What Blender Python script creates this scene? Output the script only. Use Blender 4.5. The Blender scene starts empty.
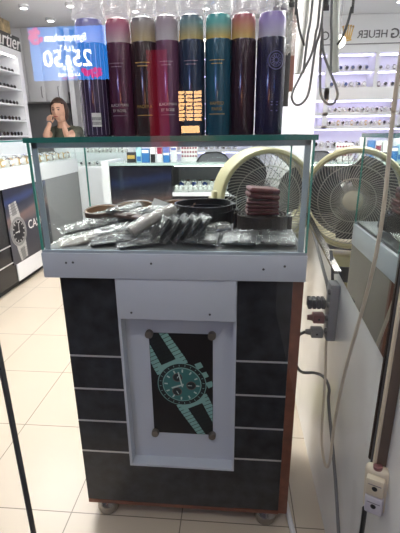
import bpy, bmesh, math, random
from mathutils import Vector, Matrix, Euler, noise
R = random.Random(7)
C = bpy.context.scene.collection
PI = math.pi

# ------------------------------------------------------------------ materials
def _pr(name):
    m = bpy.data.materials.new(name); m.use_nodes = True
    nt = m.node_tree
    return m, nt, nt.nodes['Principled BSDF'], nt.nodes['Material Output']

def mat(name, col, rough=.5, metal=0., var=0., scale=20., bump=0., emit=None, estr=0., spec=None, coat=0.):
    m, nt, b, out = _pr(name)
    b.inputs['Base Color'].default_value = (*col, 1)
    b.inputs['Roughness'].default_value = rough
    b.inputs['Metallic'].default_value = metal
    if spec is not None: b.inputs['Specular IOR Level'].default_value = spec
    if coat: b.inputs['Coat Weight'].default_value = coat; b.inputs['Coat Roughness'].default_value = .05
    if var or bump:
        tc = nt.nodes.new('ShaderNodeTexCoord')
        n = nt.nodes.new('ShaderNodeTexNoise'); n.inputs['Scale'].default_value = scale; n.inputs['Detail'].default_value = 5
        nt.links.new(tc.outputs['Object'], n.inputs['Vector'])
        if var:
            r = nt.nodes.new('ShaderNodeValToRGB')
            r.color_ramp.elements[0].position = .3; r.color_ramp.elements[1].position = .7
            r.color_ramp.elements[0].color = (*[max(0, c*(1-var)) for c in col], 1)
            r.color_ramp.elements[1].color = (*[min(1, c*(1+var)) for c in col], 1)
            nt.links.new(n.outputs['Fac'], r.inputs['Fac']); nt.links.new(r.outputs['Color'], b.inputs['Base Color'])
        if bump:
            bp = nt.nodes.new('ShaderNodeBump'); bp.inputs['Strength'].default_value = bump; bp.inputs['Distance'].default_value = .01
            nt.links.new(n.outputs['Fac'], bp.inputs['Height']); nt.links.new(bp.outputs['Normal'], b.inputs['Normal'])
    if emit:
        b.inputs['Emission Color'].default_value = (*emit, 1); b.inputs['Emission Strength'].default_value = estr
    return m

def emis(name, col, s):
    m = bpy.data.materials.new(name); m.use_nodes = True
    nt = m.node_tree; nt.nodes.clear()
    o = nt.nodes.new('ShaderNodeOutputMaterial'); e = nt.nodes.new('ShaderNodeEmission')
    e.inputs['Color'].default_value = (*col, 1); e.inputs['Strength'].default_value = s
    nt.links.new(e.outputs[0], o.inputs[0]); return m

def clear(name, tint=(1, 1, 1), refl=.07, rough=0., haze=0., hazecol=(.9, .92, .95), bump=0.):
    """clear sheet: tinted transparency, a share of mirror reflection, optional milky haze"""
    m = bpy.data.materials.new(name); m.use_nodes = True
    nt = m.node_tree; nt.nodes.clear(); L = nt.links.new
    o = nt.nodes.new('ShaderNodeOutputMaterial')
    t = nt.nodes.new('ShaderNodeBsdfTransparent'); t.inputs[0].default_value = (*tint, 1)
    g = nt.nodes.new('ShaderNodeBsdfGlossy'); g.inputs['Roughness'].default_value = rough
    g.inputs['Color'].default_value = (1, 1, 1, 1)
    mx = nt.nodes.new('ShaderNodeMixShader'); mx.inputs[0].default_value = refl
    L(t.outputs[0], mx.inputs[1]); L(g.outputs[0], mx.inputs[2])
    last = mx
    if bump:
        tc = nt.nodes.new('ShaderNodeTexCoord'); n = nt.nodes.new('ShaderNodeTexNoise'); n.inputs['Scale'].default_value = 60
        bp = nt.nodes.new('ShaderNodeBump'); bp.inputs['Strength'].default_value = bump; bp.inputs['Distance'].default_value = .01
        L(tc.outputs['Object'], n.inputs['Vector']); L(n.outputs['Fac'], bp.inputs['Height']); L(bp.outputs[0], g.inputs['Normal'])
    if haze:
        d = nt.nodes.new('ShaderNodeBsdfDiffuse'); d.inputs[0].default_value = (*hazecol, 1)
        m2 = nt.nodes.new('ShaderNodeMixShader'); m2.inputs[0].default_value = haze
        L(mx.outputs[0], m2.inputs[1]); L(d.outputs[0], m2.inputs[2]); last = m2
    L(last.outputs[0], o.inputs[0]); return m

def ramp_z(name, stops, rough=.3, axis=2, metal=0., coat=0.):
    """printed colour bands along an object's own axis (object coordinates in metres)"""
    m, nt, b, out = _pr(name); L = nt.links.new
    tc = nt.nodes.new('ShaderNodeTexCoord'); sp = nt.nodes.new('ShaderNodeSeparateXYZ')
    mr = nt.nodes.new('ShaderNodeMapRange'); rp = nt.nodes.new('ShaderNodeValToRGB')
    L(tc.outputs['Object'], sp.inputs[0]); L(sp.outputs[axis], mr.inputs['Value'])
    mr.inputs['From Min'].default_value = stops[0][0]; mr.inputs['From Max'].default_value = stops[-1][0]
    lo, hi = stops[0][0], stops[-1][0]
    els = rp.color_ramp.elements
    for i, (p, c) in enumerate(stops):
        e = els[i] if i < 2 else els.new(1)
        e.position = (p-lo)/(hi-lo); e.color = (*c, 1)
    L(mr.outputs[0], rp.inputs[0]); L(rp.outputs[0], b.inputs['Base Color'])
    b.inputs['Roughness'].default_value = rough; b.inputs['Metallic'].default_value = metal
    if coat: b.inputs['Coat Weight'].default_value = coat
    return m

M = {}
M['white'] = mat('white_laminate', (.78, .78, .8), .35)
M['wallpaint'] = mat('white_paint', (.74, .735, .72), .5, var=.04, scale=3)
M['lowwall'] = mat('white_gloss_panel', (.82, .82, .80), .22, var=.06, scale=4)
M['ceil'] = mat('ceiling_paint', (.86, .85, .86), .6)
M['greytray'] = mat('grey_blue_laminate', (.49, .53, .59), .35, var=.03, scale=6)
M['greyin'] = mat('grey_reveal', (.42, .44, .48), .4)
M['black'] = mat('black_plastic', (.012, .012, .013), .4)
M['blackgloss'] = mat('black_gloss', (.01, .01, .012), .15)
M['slate'] = mat('black_textured_laminate', (.015, .017, .021), .3, var=.85, scale=24, bump=.1)
M['silver'] = mat('silver_strip', (.62, .62, .63), .3, .6)
M['chrome'] = mat('brushed_chrome', (.36, .345, .33), .22, 1.)
M['wood'] = mat('reddish_wood_veneer', (.16, .055, .03), .45, var=.25, scale=30)
M['teal_edge'] = mat('green_glass_edge', (.02, .15, .125), .15)
M['teal_bright'] = mat('bright_green_glass_edge', (.07, .30, .245), .15)
M['profile'] = mat('grey_profile', (.34, .40, .45), .4)
M['yellow'] = mat('pale_yellow_plastic', (.52, .47, .27), .4)
M['cream'] = mat('cream_plastic', (.62, .55, .42), .4)
M['beige_cable'] = mat('beige_cable', (.5, .44, .34), .5, bump=.4, scale=90)
M['lav'] = mat('pale_lavender_plastic', (.56, .54, .58), .35)
M['wire'] = mat('wire_chrome', (.5, .48, .43), .35, .6)
M['darkgrey'] = mat('dark_grey', (.06, .06, .065), .45)
M['midgrey'] = mat('mid_grey', (.2, .2, .21), .45)
M['greycord'] = mat('grey_cord', (.13, .13, .13), .5)
M['maroon_leather'] = mat('maroon_leather', (.10, .018, .021), .4, var=.3, scale=60, bump=.2)
M['black_leather'] = mat('black_leather', (.014, .014, .016), .33, var=.3, scale=60, bump=.2)
M['tan'] = mat('tan_leather', (.36, .22, .13), .55, var=.2, scale=40)
M['brown'] = mat('brown_leather', (.10, .05, .035), .45, var=.2, scale=50)
M['stone'] = mat('stone_strap', (.33, .29, .26), .5)
M['sleeve'] = clear('clear_sleeve', (.97, .97, .98), .06, .09, .02, bump=.8)
M['sleeve_white'] = clear('bright_sleeve', (.97, .97, .97), .17, .1, .09, (.92, .93, .9), bump=.9)
M['film'] = clear('shrink_film', (.98, .98, .98), .16, .12, .22, (.95, .93, .93), bump=.5)
M['paper'] = mat('white_paper', (.7, .7, .68), .6)
M['gold'] = mat('gold_print', (.62, .42, .10), .35, .3)
M['whiteprint'] = mat('white_print', (.8, .78, .76), .5)
M['redbrown'] = mat('pinkish_plug', (.23, .10, .10), .4)
M['steel'] = mat('watch_steel', (.6, .6, .6), .25, .9)
M['cushion'] = mat('pale_cushion', (.7, .68, .64), .6)
M['goldm'] = mat('gold_metal', (.65, .42, .14), .28, .9)
M['lens'] = mat('dark_lens', (.02, .018, .02), .1)
M['skin'] = mat('skin', (.56, .32, .22), .5)
M['hair'] = mat('brown_hair', (.05, .024, .014), .45, var=.5, scale=60)
M['olive'] = mat('olive_cloth', (.075, .08, .055), .8, var=.2, scale=30)
M['denim'] = mat('dark_denim', (.04, .05, .08), .8)
M['lips'] = mat('lips', (.35, .1, .09), .5)
M['blue'] = mat('blue_card', (.03, .16, .42), .4)
M['tealcard'] = mat('pale_teal_card', (.35, .6, .62), .4)
M['maroon'] = mat('maroon_card', (.22, .02, .05), .4)
M['mirror'] = mat('mirror_silver', (.84, .87, .85), .012, 1.)
M['pane'] = clear('shop_window_glass', (1, 1, 1), .055)
M['case_glass'] = clear('case_glass', (.93, .97, .96), .06)
M['brownmetal'] = mat('brown_metal', (.14, .105, .085), .35, .5)
M['greyboard'] = mat('grey_board', (.22, .22, .23), .5)
M['led_violet'] = emis('violet_led', (.66, .6, 1.0), 9.)
M['led_white'] = emis('white_led', (1, .98, .95), 9.)
M['globe'] = emis('globe_lamp', (1, .93, .8), 6.)

# floor tiles: printed grid of grout lines in world metres
def tile_mat():
    m, nt, b, out = _pr('cream_floor_tile'); L = nt.links.new
    tc = nt.nodes.new('ShaderNodeTexCoord'); sp = nt.nodes.new('ShaderNodeSeparateXYZ'); L(tc.outputs['Object'], sp.inputs[0])
    def line(sock, off, size, w):
        a = nt.nodes.new('ShaderNodeMath'); a.operation = 'SUBTRACT'; L(sock, a.inputs[0]); a.inputs[1].default_value = off
        p = nt.nodes.new('ShaderNodeMath'); p.operation = 'PINGPONG'; L(a.outputs[0], p.inputs[0]); p.inputs[1].default_value = size/2
        l = nt.nodes.new('ShaderNodeMath'); l.operation = 'LESS_THAN'; L(p.outputs[0], l.inputs[0]); l.inputs[1].default_value = w
        return l.outputs[0]
    mx = nt.nodes.new('ShaderNodeMath'); mx.operation = 'MAXIMUM'
    L(line(sp.outputs[0], -.492, .345, .0016), mx.inputs[0]); L(line(sp.outputs[1], .907, .375, .0016), mx.inputs[1])
    n = nt.nodes.new('ShaderNodeTexNoise'); n.inputs['Scale'].default_value = 2.5; n.inputs['Detail'].default_value = 6
    L(tc.outputs['Object'], n.inputs['Vector'])
    r = nt.nodes.new('ShaderNodeValToRGB'); r.color_ramp.elements[0].color = (.50, .43, .335, 1); r.color_ramp.elements[1].color = (.58, .505, .405, 1)
    L(n.outputs['Fac'], r.inputs[0])
    mix = nt.nodes.new('ShaderNodeMix'); mix.data_type = 'RGBA'
    L(mx.outputs[0], mix.inputs['Factor']); L(r.outputs[0], mix.inputs['A']); mix.inputs['B'].default_value = (.17, .14, .11, 1)
    L(mix.outputs['Result'], b.inputs['Base Color']); b.inputs['Roughness'].default_value = .28
    return m
M['tile'] = tile_mat()

# ------------------------------------------------------------------ mesh building
class MB:
    def __init__(s): s.v = []; s.f = []; s.mi = []; s.mi_cur = 0; s.sm = []
    def add(s, verts, faces, smooth=False, mx=None):
        o = len(s.v)
        s.v += [tuple(mx @ Vector(p)) if mx else tuple(p) for p in verts]
        for f in faces: s.f.append([i+o for i in f]); s.mi.append(s.mi_cur); s.sm.append(smooth)
        return s
    def m(s, i): s.mi_cur = i; return s
    def box(s, x0, x1, y0, y1, z0, z1, bev=0., mx=None, seg=2):
        if bev <= 0:
            v = [(x, y, z) for z in (z0, z1) for y in (y0, y1) for x in (x0, x1)]
            return s.add(v, [(0, 2, 3, 1), (4, 5, 7, 6), (0, 1, 5, 4), (2, 6, 7, 3), (0, 4, 6, 2), (1, 3, 7, 5)], False, mx)
        b = bmesh.new(); bmesh.ops.create_cube(b, size=1)
        for v in b.verts: v.co = ((x0+x1)/2+v.co.x*(x1-x0), (y0+y1)/2+v.co.y*(y1-y0), (z0+z1)/2+v.co.z*(z1-z0))
        bmesh.ops.bevel(b, geom=b.edges[:], offset=bev, segments=seg, affect='EDGES', profile=.5)
        return s.bm(b, True, mx)
    def bm(s, b, smooth=False, mx=None):
        b.verts.index_update()
        s.add([v.co[:] for v in b.verts], [[v.index for v in f.verts] for f in b.faces], smooth, mx); b.free(); return s
    def lathe(s, prof, n=32, mx=None, smooth=True, caps=True):
        v = []; f = []
        for r, z in prof:
            for k in range(n):
                a = 2*PI*k/n; v.append((r*math.cos(a), r*math.sin(a), z))
        for i in range(len(prof)-1):
            for k in range(n):
                k2 = (k+1) % n; f.append((i*n+k, i*n+k2, (i+1)*n+k2, (i+1)*n+k))
        if caps:
            if prof[0][0] > 1e-6: f.append(tuple(range(n-1, -1, -1)))
            if prof[-1][0] > 1e-6: f.append(tuple((len(prof)-1)*n+k for k in range(n)))
        return s.add(v, f, smooth, mx)
    def tube(s, pts, r, n=8, closed=False, smooth=True, mx=None, sub=0, flat=None):
        P = [Vector(p) for p in pts]
        if sub: P = catmull(P, sub, closed)
        N = len(P); rr = r if isinstance(r, (list, tuple)) else [r]*N
        if len(rr) != N: rr = [rr[min(len(rr)-1, int(i*len(rr)/N))] for i in range(N)]
        T = []
        for i in range(N):
            a = P[(i-1) % N] if closed or i > 0 else P[i]; b = P[(i+1) % N] if closed or i < N-1 else P[i]
            t = (b-a); T.append(t.normalized() if t.length > 1e-9 else Vector((0, 0, 1)))
        up = Vector((0, 0, 1)) if abs(T[0].z) < .9 else Vector((1, 0, 0))
        nrm = (up - T[0]*up.dot(T[0])).normalized()
        v = []; f = []
        for i in range(N):
            nrm = (nrm - T[i]*nrm.dot(T[i]));
            nrm = nrm.normalized() if nrm.length > 1e-6 else T[i].orthogonal().normalized()
            bn = T[i].cross(nrm)
            for k in range(n):
                a = 2*PI*k/n + PI/n
                if flat: q = nrm*math.cos(a)*flat[0] + bn*math.sin(a)*flat[1]
                else: q = (nrm*math.cos(a)+bn*math.sin(a))*rr[i]
                v.append(tuple(P[i]+q))
        for i in range(N if closed else N-1):
            j = (i+1) % N
            for k in range(n):
                k2 = (k+1) % n; f.append((i*n+k, i*n+k2, j*n+k2, j*n+k))
        if not closed: f.append(tuple(range(n-1, -1, -1))); f.append(tuple((N-1)*n+k for k in range(n)))
        return s.add(v, f, smooth, mx)
    def ribbon(s, pts, w, t, closed=False, mx=None, sub=0):
        """belt-like band standing on edge: path in xy, w tall along z, t thick"""
        P = [Vector(p) for p in pts]
        if sub: P = catmull(P, sub, closed)
        N = len(P); v = []; f = []
        for i in range(N):
            a = P[(i-1) % N] if closed or i > 0 else P[i]; b = P[(i+1) % N] if closed or i < N-1 else P[i]
            d = (b-a); d.z = 0; d = d.normalized() if d.length > 1e-9 else Vector((1, 0, 0)); q = Vector((-d.y, d.x, 0))*t/2
            p = P[i]
            v += [tuple(p-q), tuple(p+q), tuple(p+q+Vector((0, 0, w))), tuple(p-q+Vector((0, 0, w)))]
        for i in range(N if closed else N-1):
            j = (i+1) % N
            for k in range(4): f.append((i*4+k, i*4+(k+1) % 4, j*4+(k+1) % 4, j*4+k))
        if not closed: f += [(3, 2, 1, 0), tuple((N-1)*4+k for k in range(4))]
        return s.add(v, f, False, mx)
    def poly(s, pts):
        return s.add(pts, [tuple(range(len(pts)))])
    def sphere(s, c, r, seg=16, mx=None, sc=(1, 1, 1)):
        b = bmesh.new(); bmesh.ops.create_uvsphere(b, u_segments=seg, v_segments=max(6, seg*2//3), radius=r)
        for v in b.verts: v.co = Vector((v.co.x*sc[0]+c[0], v.co.y*sc[1]+c[1], v.co.z*sc[2]+c[2]))
        return s.bm(b, True, mx)
    def mesh(s, name, mats):
        me = bpy.data.meshes.new(name); me.from_pydata(s.v, [], s.f); me.update()
        for q in (mats if isinstance(mats, (list, tuple)) else [mats]): me.materials.append(q)
        me.polygons.foreach_set('material_index', s.mi); me.polygons.foreach_set('use_smooth', s.sm)
        b = bmesh.new(); b.from_mesh(me); bmesh.ops.recalc_face_normals(b, faces=b.faces[:]) if len(s.f) < 60000 else None
        b.to_mesh(me); b.free()
        return me
    def build(s, name, mats, parent=None, loc=None):
        o = bpy.data.objects.new(name, s.mesh(name, mats)); C.objects.link(o)
        if parent: o.parent = parent
        if loc: o.location = loc
        if any(s.sm):
            try: o.data.set_sharp_from_angle(angle=math.radians(40))
            except Exception: pass
        return o

def catmull(P, sub, closed=False):
    out = []; N = len(P)
    for i in range(N if closed else N-1):
        p1, p2 = P[i], P[(i+1) % N]
        p0 = P[i-1] if (closed or i > 0) else p1*2-p2
        p3 = P[(i+2) % N] if (closed or i < N-2) else p2*2-p1
        for k in range(sub):
            t = k/sub
            out.append(.5*((2*p1)+(p2-p0)*t+(2*p0-5*p1+4*p2-p3)*t*t+(3*p1-p0-3*p2+p3)*t**3))
    if not closed: out.append(P[-1])
    return out

def tag(o, label=None, cat=None, group=None, kind=None):
    for k, v in (('label', label), ('category', cat), ('group', group), ('kind', kind)):
        if v: o[k] = v
    return o
def empty(name, loc, label, cat, group=None, rz=0.):
    o = bpy.data.objects.new(name, None); C.objects.link(o); o.location = loc; o.rotation_euler = (0, 0, rz)
    o.empty_display_size = .05
    return tag(o, label, cat, group)
def kids(o): return [c for c in bpy.data.objects if c.parent == o]
def copy_tree(o, parent=None, ch=None):
    c = o.copy(); C.objects.link(c)
    if parent: c.parent = parent
    for k in kids(o): copy_tree(k, c)
    return c
def struct(name, mb, m, label, cat):
    return tag(mb.build(name, m), label, cat, None, 'structure')
def text_mb(s, size, mx, mat_, name, parent, ext=.0006, shear=0., space=1., align='CENTER', bold=0.):
    cu = bpy.data.curves.new('t', 'FONT'); cu.body = s; cu.size = size; cu.extrude = ext; cu.shear = shear
    cu.space_character = space; cu.align_x = align; cu.align_y = 'CENTER'; cu.resolution_u = 3; cu.offset = bold*size
    t = bpy.data.objects.new('t', cu); C.objects.link(t)
    me = bpy.data.meshes.new_from_object(t.evaluated_get(bpy.context.evaluated_depsgraph_get()))
    bpy.data.objects.remove(t); bpy.data.curves.remove(cu)
    me.transform(mx); me.materials.clear(); me.materials.append(mat_); me.name = name
    o = bpy.data.objects.new(name, me); C.objects.link(o); o.parent = parent
    return o
def XZ(x, y, z):  # text plane facing -Y
    return Matrix.Translation((x, y, z)) @ Matrix.Rotation(PI/2, 4, 'X')

# ------------------------------------------------------------------ room shell
BACK, LEFT, TOP = 5.3, -2.7, 2.3
struct('floor_2', MB().box(LEFT-.5, 2.0, -3.2, .60, -.05, 0), mat('dark_walkway', (.05, .048, .046), .5, var=.4, scale=30), 'unseen walkway floor, kept dark to lessen reflections in the window', 'floor')  # floor out of view, made dark so the window mirrors less of it
struct('floor', MB().box(LEFT-.1, .9, .60, BACK+.1, -.05, 0), M['tile'], 'glossy cream tiled shop floor with thin dark grout lines', 'floor')
struct('ceiling', MB().box(LEFT-.1, .9, .62, BACK+.1, TOP, TOP+.05), M['ceil'], 'grey white shop ceiling with round spotlights', 'ceiling')
struct('wall_back', MB().box(LEFT-.1, .9, BACK, BACK+.1, 0, TOP), M['wallpaint'], 'white back wall of the shop', 'wall')
struct('wall_left', MB().box(LEFT-.1, LEFT, .62, BACK, 0, TOP), M['wallpaint'], 'white left wall behind the sunglasses shelving', 'wall')
struct('wall_right', MB().box(.282, .4, -1.2, BACK, 0, TOP), M['lowwall'], 'white right wall beside the dark display counter', 'wall')

# shop window: two clear panes meeting at a dark gasket
WY = .62
win = struct('window_1', MB().box(-2.7, .262, WY-.004, WY+.004, TOP-.06, TOP), M['brownmetal'], 'clear glass shop window with a thin dark joint at its left', 'window')
MB().poly([(-.428, WY, 0), (.281, WY, 0), (.281, WY, TOP-.06), (-.428, WY, TOP-.06)]).build('glass_pane', M['pane'], win)
MB().poly([(-2.6, WY, 0), (-.434, WY, 0), (-.434, WY, TOP-.06), (-2.6, WY, TOP-.06)]).build('glass_pane', M['pane'], win)
MB().box(-.4335, -.4285, WY-.006, WY+.006, 0, TOP-.06).build('gasket', M['darkgrey'], win)

# mirror on the right wall: lower edge runs a little downhill towards the window
mz = lambda y: .742+(y-.66)*.118
mr = empty('wall_mirror', (.275, 1.0, mz(1.0)), 'big wall mirror on the right with a slanting lower edge', 'mirror')
def yz_prism(x0, x1, pts, loc):
    v = [(x-loc[0], y-loc[1], z-loc[2]) for x in (x0, x1) for y, z in pts]; n = len(pts)
    f = [tuple(range(n-1, -1, -1)), tuple(range(n, 2*n))]+[(i, (i+1) % n, n+(i+1) % n, n+i) for i in range(n)]
    return MB().add(v, f)
yz_prism(.2665, .28, [(.63, mz(.63)), (1.47, mz(1.47)), (1.47, TOP-.01), (.63, TOP-.01)], mr.location).build('mirror_sheet', M['mirror'], mr)
yz_prism(.258, .281, [(.99, mz(.99)-.006), (1.47, mz(1.47)-.008), (1.47, mz(1.47)+.003), (.99, mz(.99)+.002)], mr.location).build('edge_strip', M['chrome'], mr)

# ------------------------------------------------------------------ flat printed art helper
class Art:
    def __init__(s, origin, U, V, N): s.o, s.U, s.V, s.N = Vector(origin), Vector(U), Vector(V), Vector(N); s.mb = MB(); s.clip = None
    def pt(s, u, v, l): return tuple(s.o+s.U*u+s.V*v+s.N*(l*.0004))
    def poly(s, pts, l, m):
        if s.clip:
            for ax, lim, sg in ((0, s.clip[0], 1), (0, s.clip[1], -1), (1, s.clip[2], 1), (1, s.clip[3], -1)):
                out = []
                for a, b in zip(pts, list(pts[1:])+[pts[0]]):
                    ia, ib = (a[ax]-lim)*sg >= 0, (b[ax]-lim)*sg >= 0
                    if ia: out.append(tuple(a))
                    if ia != ib:
                        t = (lim-a[ax])/(b[ax]-a[ax]); out.append((a[0]+(b[0]-a[0])*t, a[1]+(b[1]-a[1])*t))
                pts = out
                if len(pts) < 3: return s
        s.mb.m(m); s.mb.poly([s.pt(u, v, l) for u, v in pts]); return s
    def disc(s, u, v, r, l, m, n=40): return s.poly([(u+r*math.cos(2*PI*k/n), v+r*math.sin(2*PI*k/n)) for k in range(n)], l, m)
    def ring(s, u, v, r0, r1, l, m, n=40, a0=0, a1=2*PI):
        for k in range(n):
            a, b = a0+(a1-a0)*k/n, a0+(a1-a0)*(k+1)/n
            s.poly([(u+r0*math.cos(a), v+r0*math.sin(a)), (u+r1*math.cos(a), v+r1*math.sin(a)), (u+r1*math.cos(b), v+r1*math.sin(b)), (u+r0*math.cos(b), v+r0*math.sin(b))], l, m)
        return s
    def bar(s, u, v, ang, r0, r1, w, l, m):
        c, q = math.cos(ang), math.sin(ang)
        return s.poly([(u+c*r-q*k, v+q*r+c*k) for r, k in ((r0, -w), (r1, -w), (r1, w), (r0, w))], l, m)
def watch_art(A, u, v, r, tilt, m, chrono=True, length=2.0, w=.45, L0=1):
    """m: dict of material slots light, dark, dial, sub, mark. tilt = direction of 12 o'clock."""
    up = Vector((math.cos(tilt), math.sin(tilt))); sd = Vector((up.y, -up.x))
    P = lambda a, b: (u+sd.x*a+up.x*b, v+sd.y*a+up.y*b)
    for sgn in (1, -1):
        n = 7; b = r*.8
        while b < r*length:
            h = r*.17; t = (b-r)/(r*(length-1)); ww = r*(w+.1-.14*max(0, t))
            for (x0, x1, mm) in ((-ww, -ww*.48, m['light']), (-ww*.44, ww*.44, m['dark']), (ww*.48, ww, m['light'])):
                A.poly([P(x0, sgn*b), P(x1, sgn*b), P(x1, sgn*(b+h*.86)), P(x0, sgn*(b+h*.86))], L0, mm)
            b += h
        A.poly([P(-r*.62, sgn*r*.72), P(r*.62, sgn*r*.72), P(r*.5, sgn*r*1.14), P(-r*.5, sgn*r*1.14)], L0+1, m['light'])
    if chrono:
        for dv in (-.48, 0, .48):
            A.poly([P(r*.9, r*(dv-.14)), P(r*1.17, r*(dv-.12)), P(r*1.17, r*(dv+.12)), P(r*.9, r*(dv+.14))], L0+1, m['light'])
    A.disc(u, v, r, L0+2, m['light']); A.ring(u, v, r*.80, r*.97, L0+3, m['dark'])
    for k in range(24): A.bar(u, v, 2*PI*k/24+.1, r*.85, r*.93, r*.012, L0+4, m['light'])
    A.disc(u, v, r*.79, L0+4, m['light']); A.disc(u, v, r*.76, L0+5, m['dial'])
    for k in range(12): A.bar(u, v, tilt+2*PI*k/12, r*.58, r*.72, r*.03, L0+6, m['mark'])
    if chrono:
        for a in (0, 2.1, -2.1):
            q = P(math.sin(a+PI/2*0)*r*.38, math.cos(a)*r*.38)
            A.disc(q[0], q[1], r*.2, L0+6, m['sub'], 24); A.ring(q[0], q[1], r*.17, r*.2, L0+7, m['mark2'], 20)
            A.bar(q[0], q[1], a+1, -r*.03, r*.14, r*.015, L0+8, m['mark'])
    A.bar(u, v, tilt-.25, -r*.1, r*.62, r*.028, L0+9, m['mark']); A.bar(u, v, tilt+1.45, -r*.08, r*.45, r*.035, L0+9, m['mark'])
    A.disc(u, v, r*.05, L0+10, m['mark'], 16)

# ------------------------------------------------------------------ the display counter
K = empty('display_counter', (-.13, .9, 0), 'black panelled display counter with glass case top and watch poster', 'display counter')
KL = Vector(K.location)
def kb(name, boxes, m, par=K, bev=0.):
    mb = MB()
    for b in boxes: mb.box(b[0]-KL.x, b[1]-KL.x, b[2]-KL.y, b[3]-KL.y, b[4], b[5], bev)
    return mb.build(name, m, par)
CX0, CX1 = -.428, .167; CY0, CY1 = .9, 1.235
kb('cabinet_body', [(CX0, -.288, .908, CY1, .068, .79), (.0105, CX1-.026, .908, CY1, .068, .79), (-.288, .0105, .935, CY1, .068, .79), (-.288, .0105, .908, .935, .068, .212)], M['slate'])
kb('edge_band', [(CX1-.025, CX1, .9, .912, .06, .79)], M['wood'])
kb('side_panel', [(CX1-.025, CX1, .912, CY1, .06, .79)], mat('grey_brown_side', (.20, .18, .155), .4))
kb('base_trim', [(CX0, CX1-.025, .9, CY1, .056, .068)], M['wood'])
zl = [.566, .464, .359, .253]
def panels(x0, x1):
    edges = [.79]+zl+[.068]
    for a, b in zip(edges[:-1], edges[1:]):
        kb('dark_panel', [(x0, x1, .9, .908, b+.0025, a-.0025)], M['slate'])
    for z in zl: kb('silver_strip', [(x0, x1, .899, .908, z-.0025, z+.0025)], M['silver'])
panels(CX0, -.289); panels(.0115, CX1-.0255)
kb('dark_panel', [(-.289, .0115, .9, .908, .0685, .209)], M['slate'])
# white frame box with a recessed back, its apron above
rc = kb('recess_frame', [(-.288, -.281, .896, .935, .211, .79), (.0035, .0105, .896, .935, .211, .79), (-.281, .0035, .896, .935, .211, .218)], M['greytray'])
kb('recess_panel', [(-.281, .0035, .93, .935, .218, .70)], M['white'] if 0 else M['greytray'])
kb('apron', [(-.284, .008, .888, .93, .682, .79)], M['greytray'], bev=.0015)
# the watch poster held on four stand-offs
PX0, PX1, PZ0, PZ1 = -.219, -.05, .305, .625
pm = {'bg': 0, 'light': 1, 'dark': 2, 'dial': 3, 'sub': 4, 'mark': 5, 'mark2': 6}
A = Art((PX0-KL.x, .9285-KL.y, PZ0), (1, 0, 0), (0, 0, 1), (0, -1, 0))
w_, h_ = PX1-PX0, PZ1-PZ0
A.poly([(0, 0), (w_, 0), (w_, h_), (0, h_)], 0, 0); A.clip = (.001, w_-.001, .001, h_-.001)
watch_art(A, w_*.50, h_*.515, .067, math.radians(117), pm, True, 2.55, .60)
# trim the printed bracelet to the sheet
pmats = [mat('poster_black', (.004, .004, .005), .3), mat('print_pale_teal', (.22, .42, .38), .3), mat('print_black', (.008, .014, .014), .3), mat('print_dial_teal', (.04, .17, .16), .3),
         mat('print_subdial', (.012, .02, .022), .3), mat('print_mark', (.5, .62, .58), .3), mat('print_ring', (.14, .1, .09), .3)]
po = A.mb.build('watch_poster', pmats, K); tag(po, 'black poster of a teal chronograph wristwatch with steel bracelet')
for x, z in ((PX0+.002, PZ1-.002), (PX1-.002, PZ1-.002), (PX0+.004, PZ0+.002), (PX1-.002, PZ0+.002)):
    MB().lathe([(0, .009), (.0095, .009), (.0105, .007), (.0105, -.006), (0, -.006)], 24, XZ(x-KL.x, .925-KL.y, z)).build('standoff', mat('dull_brass', (.22, .2, .17), .4, .8) if 'dull_brass' not in bpy.data.materials else bpy.data.materials['dull_brass'], K)
# tray
kb('tray', [(-.46, .168, .884, CY1+.005, .79, .853)], M['greytray'], bev=.002)
kb('tray_rim', [(-.458, .166, .888, .894, .853, .860)], M['profile']); kb('tray_rim', [(-.458, .166, CY1-.006, CY1, .853, .86)], M['profile'])
kb('case_floor', [(-.452, .16, .894, CY1-.006, .853, .861)], mat('case_floor_grey', (.10, .105, .11), .5))
for x in (-.42+.03, .10):                                             # screws on the tray front
    pass
for x, z in ((-.4, .829), (-.383, .83), (-.193, .83), (.118, .828), (.07, .82), (-.25, .70), (-.055, .70)):
    MB().lathe([(0, .002), (.0025, .0015), (.003, 0)], 10, XZ(x-KL.x, (.884 if z > .8 else .888)-KL.y, z)).build('screw', M['darkgrey'], K)
GX0, GX1, GY0, GY1, GZ0, GZ1 = -.455, .163, .889, CY1, .86, 1.105
def pane(pts): return MB().poly([(x-KL.x, y-KL.y, z) for x, y, z in pts]).build('glass_pane', M['case_glass'], K)
pane([(GX0, GY0, GZ0), (GX1, GY0, GZ0), (GX1, GY0, GZ1), (GX0, GY0, GZ1)])
pane([(GX0, GY1, GZ0), (GX1, GY1, GZ0), (GX1, GY1, GZ1), (GX0, GY1, GZ1)])
pane([(GX0, GY0, GZ0), (GX0, GY1, GZ0), (GX0, GY1, GZ1), (GX0, GY0, GZ1)])
pane([(GX1, GY0, GZ0), (GX1, GY1, GZ0), (GX1, GY1, GZ1), (GX1, GY0, GZ1)])
GT = 1.115
tp = MB().poly([(x-KL.x, y-KL.y, GT) for x, y in ((GX0-.006, GY0-.006), (GX1+.006, GY0-.006), (GX1+.006, GY1+.006), (GX0-.006, GY1+.006))]).build('glass_top', M['case_glass'], K)
kb('glass_edge', [(GX0-.008, GX1+.008, GY0-.008, GY0-.005, GT-.0105, GT), (GX0-.008, GX1+.008, GY1+.005, GY1+.008, GT-.0105, GT),
                  (GX0-.008, GX0-.005, GY0-.005, GY1+.005, GT-.0105, GT), (GX1+.005, GX1+.008, GY0-.005, GY1+.005, GT-.0105, GT)], M['teal_edge'])
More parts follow.
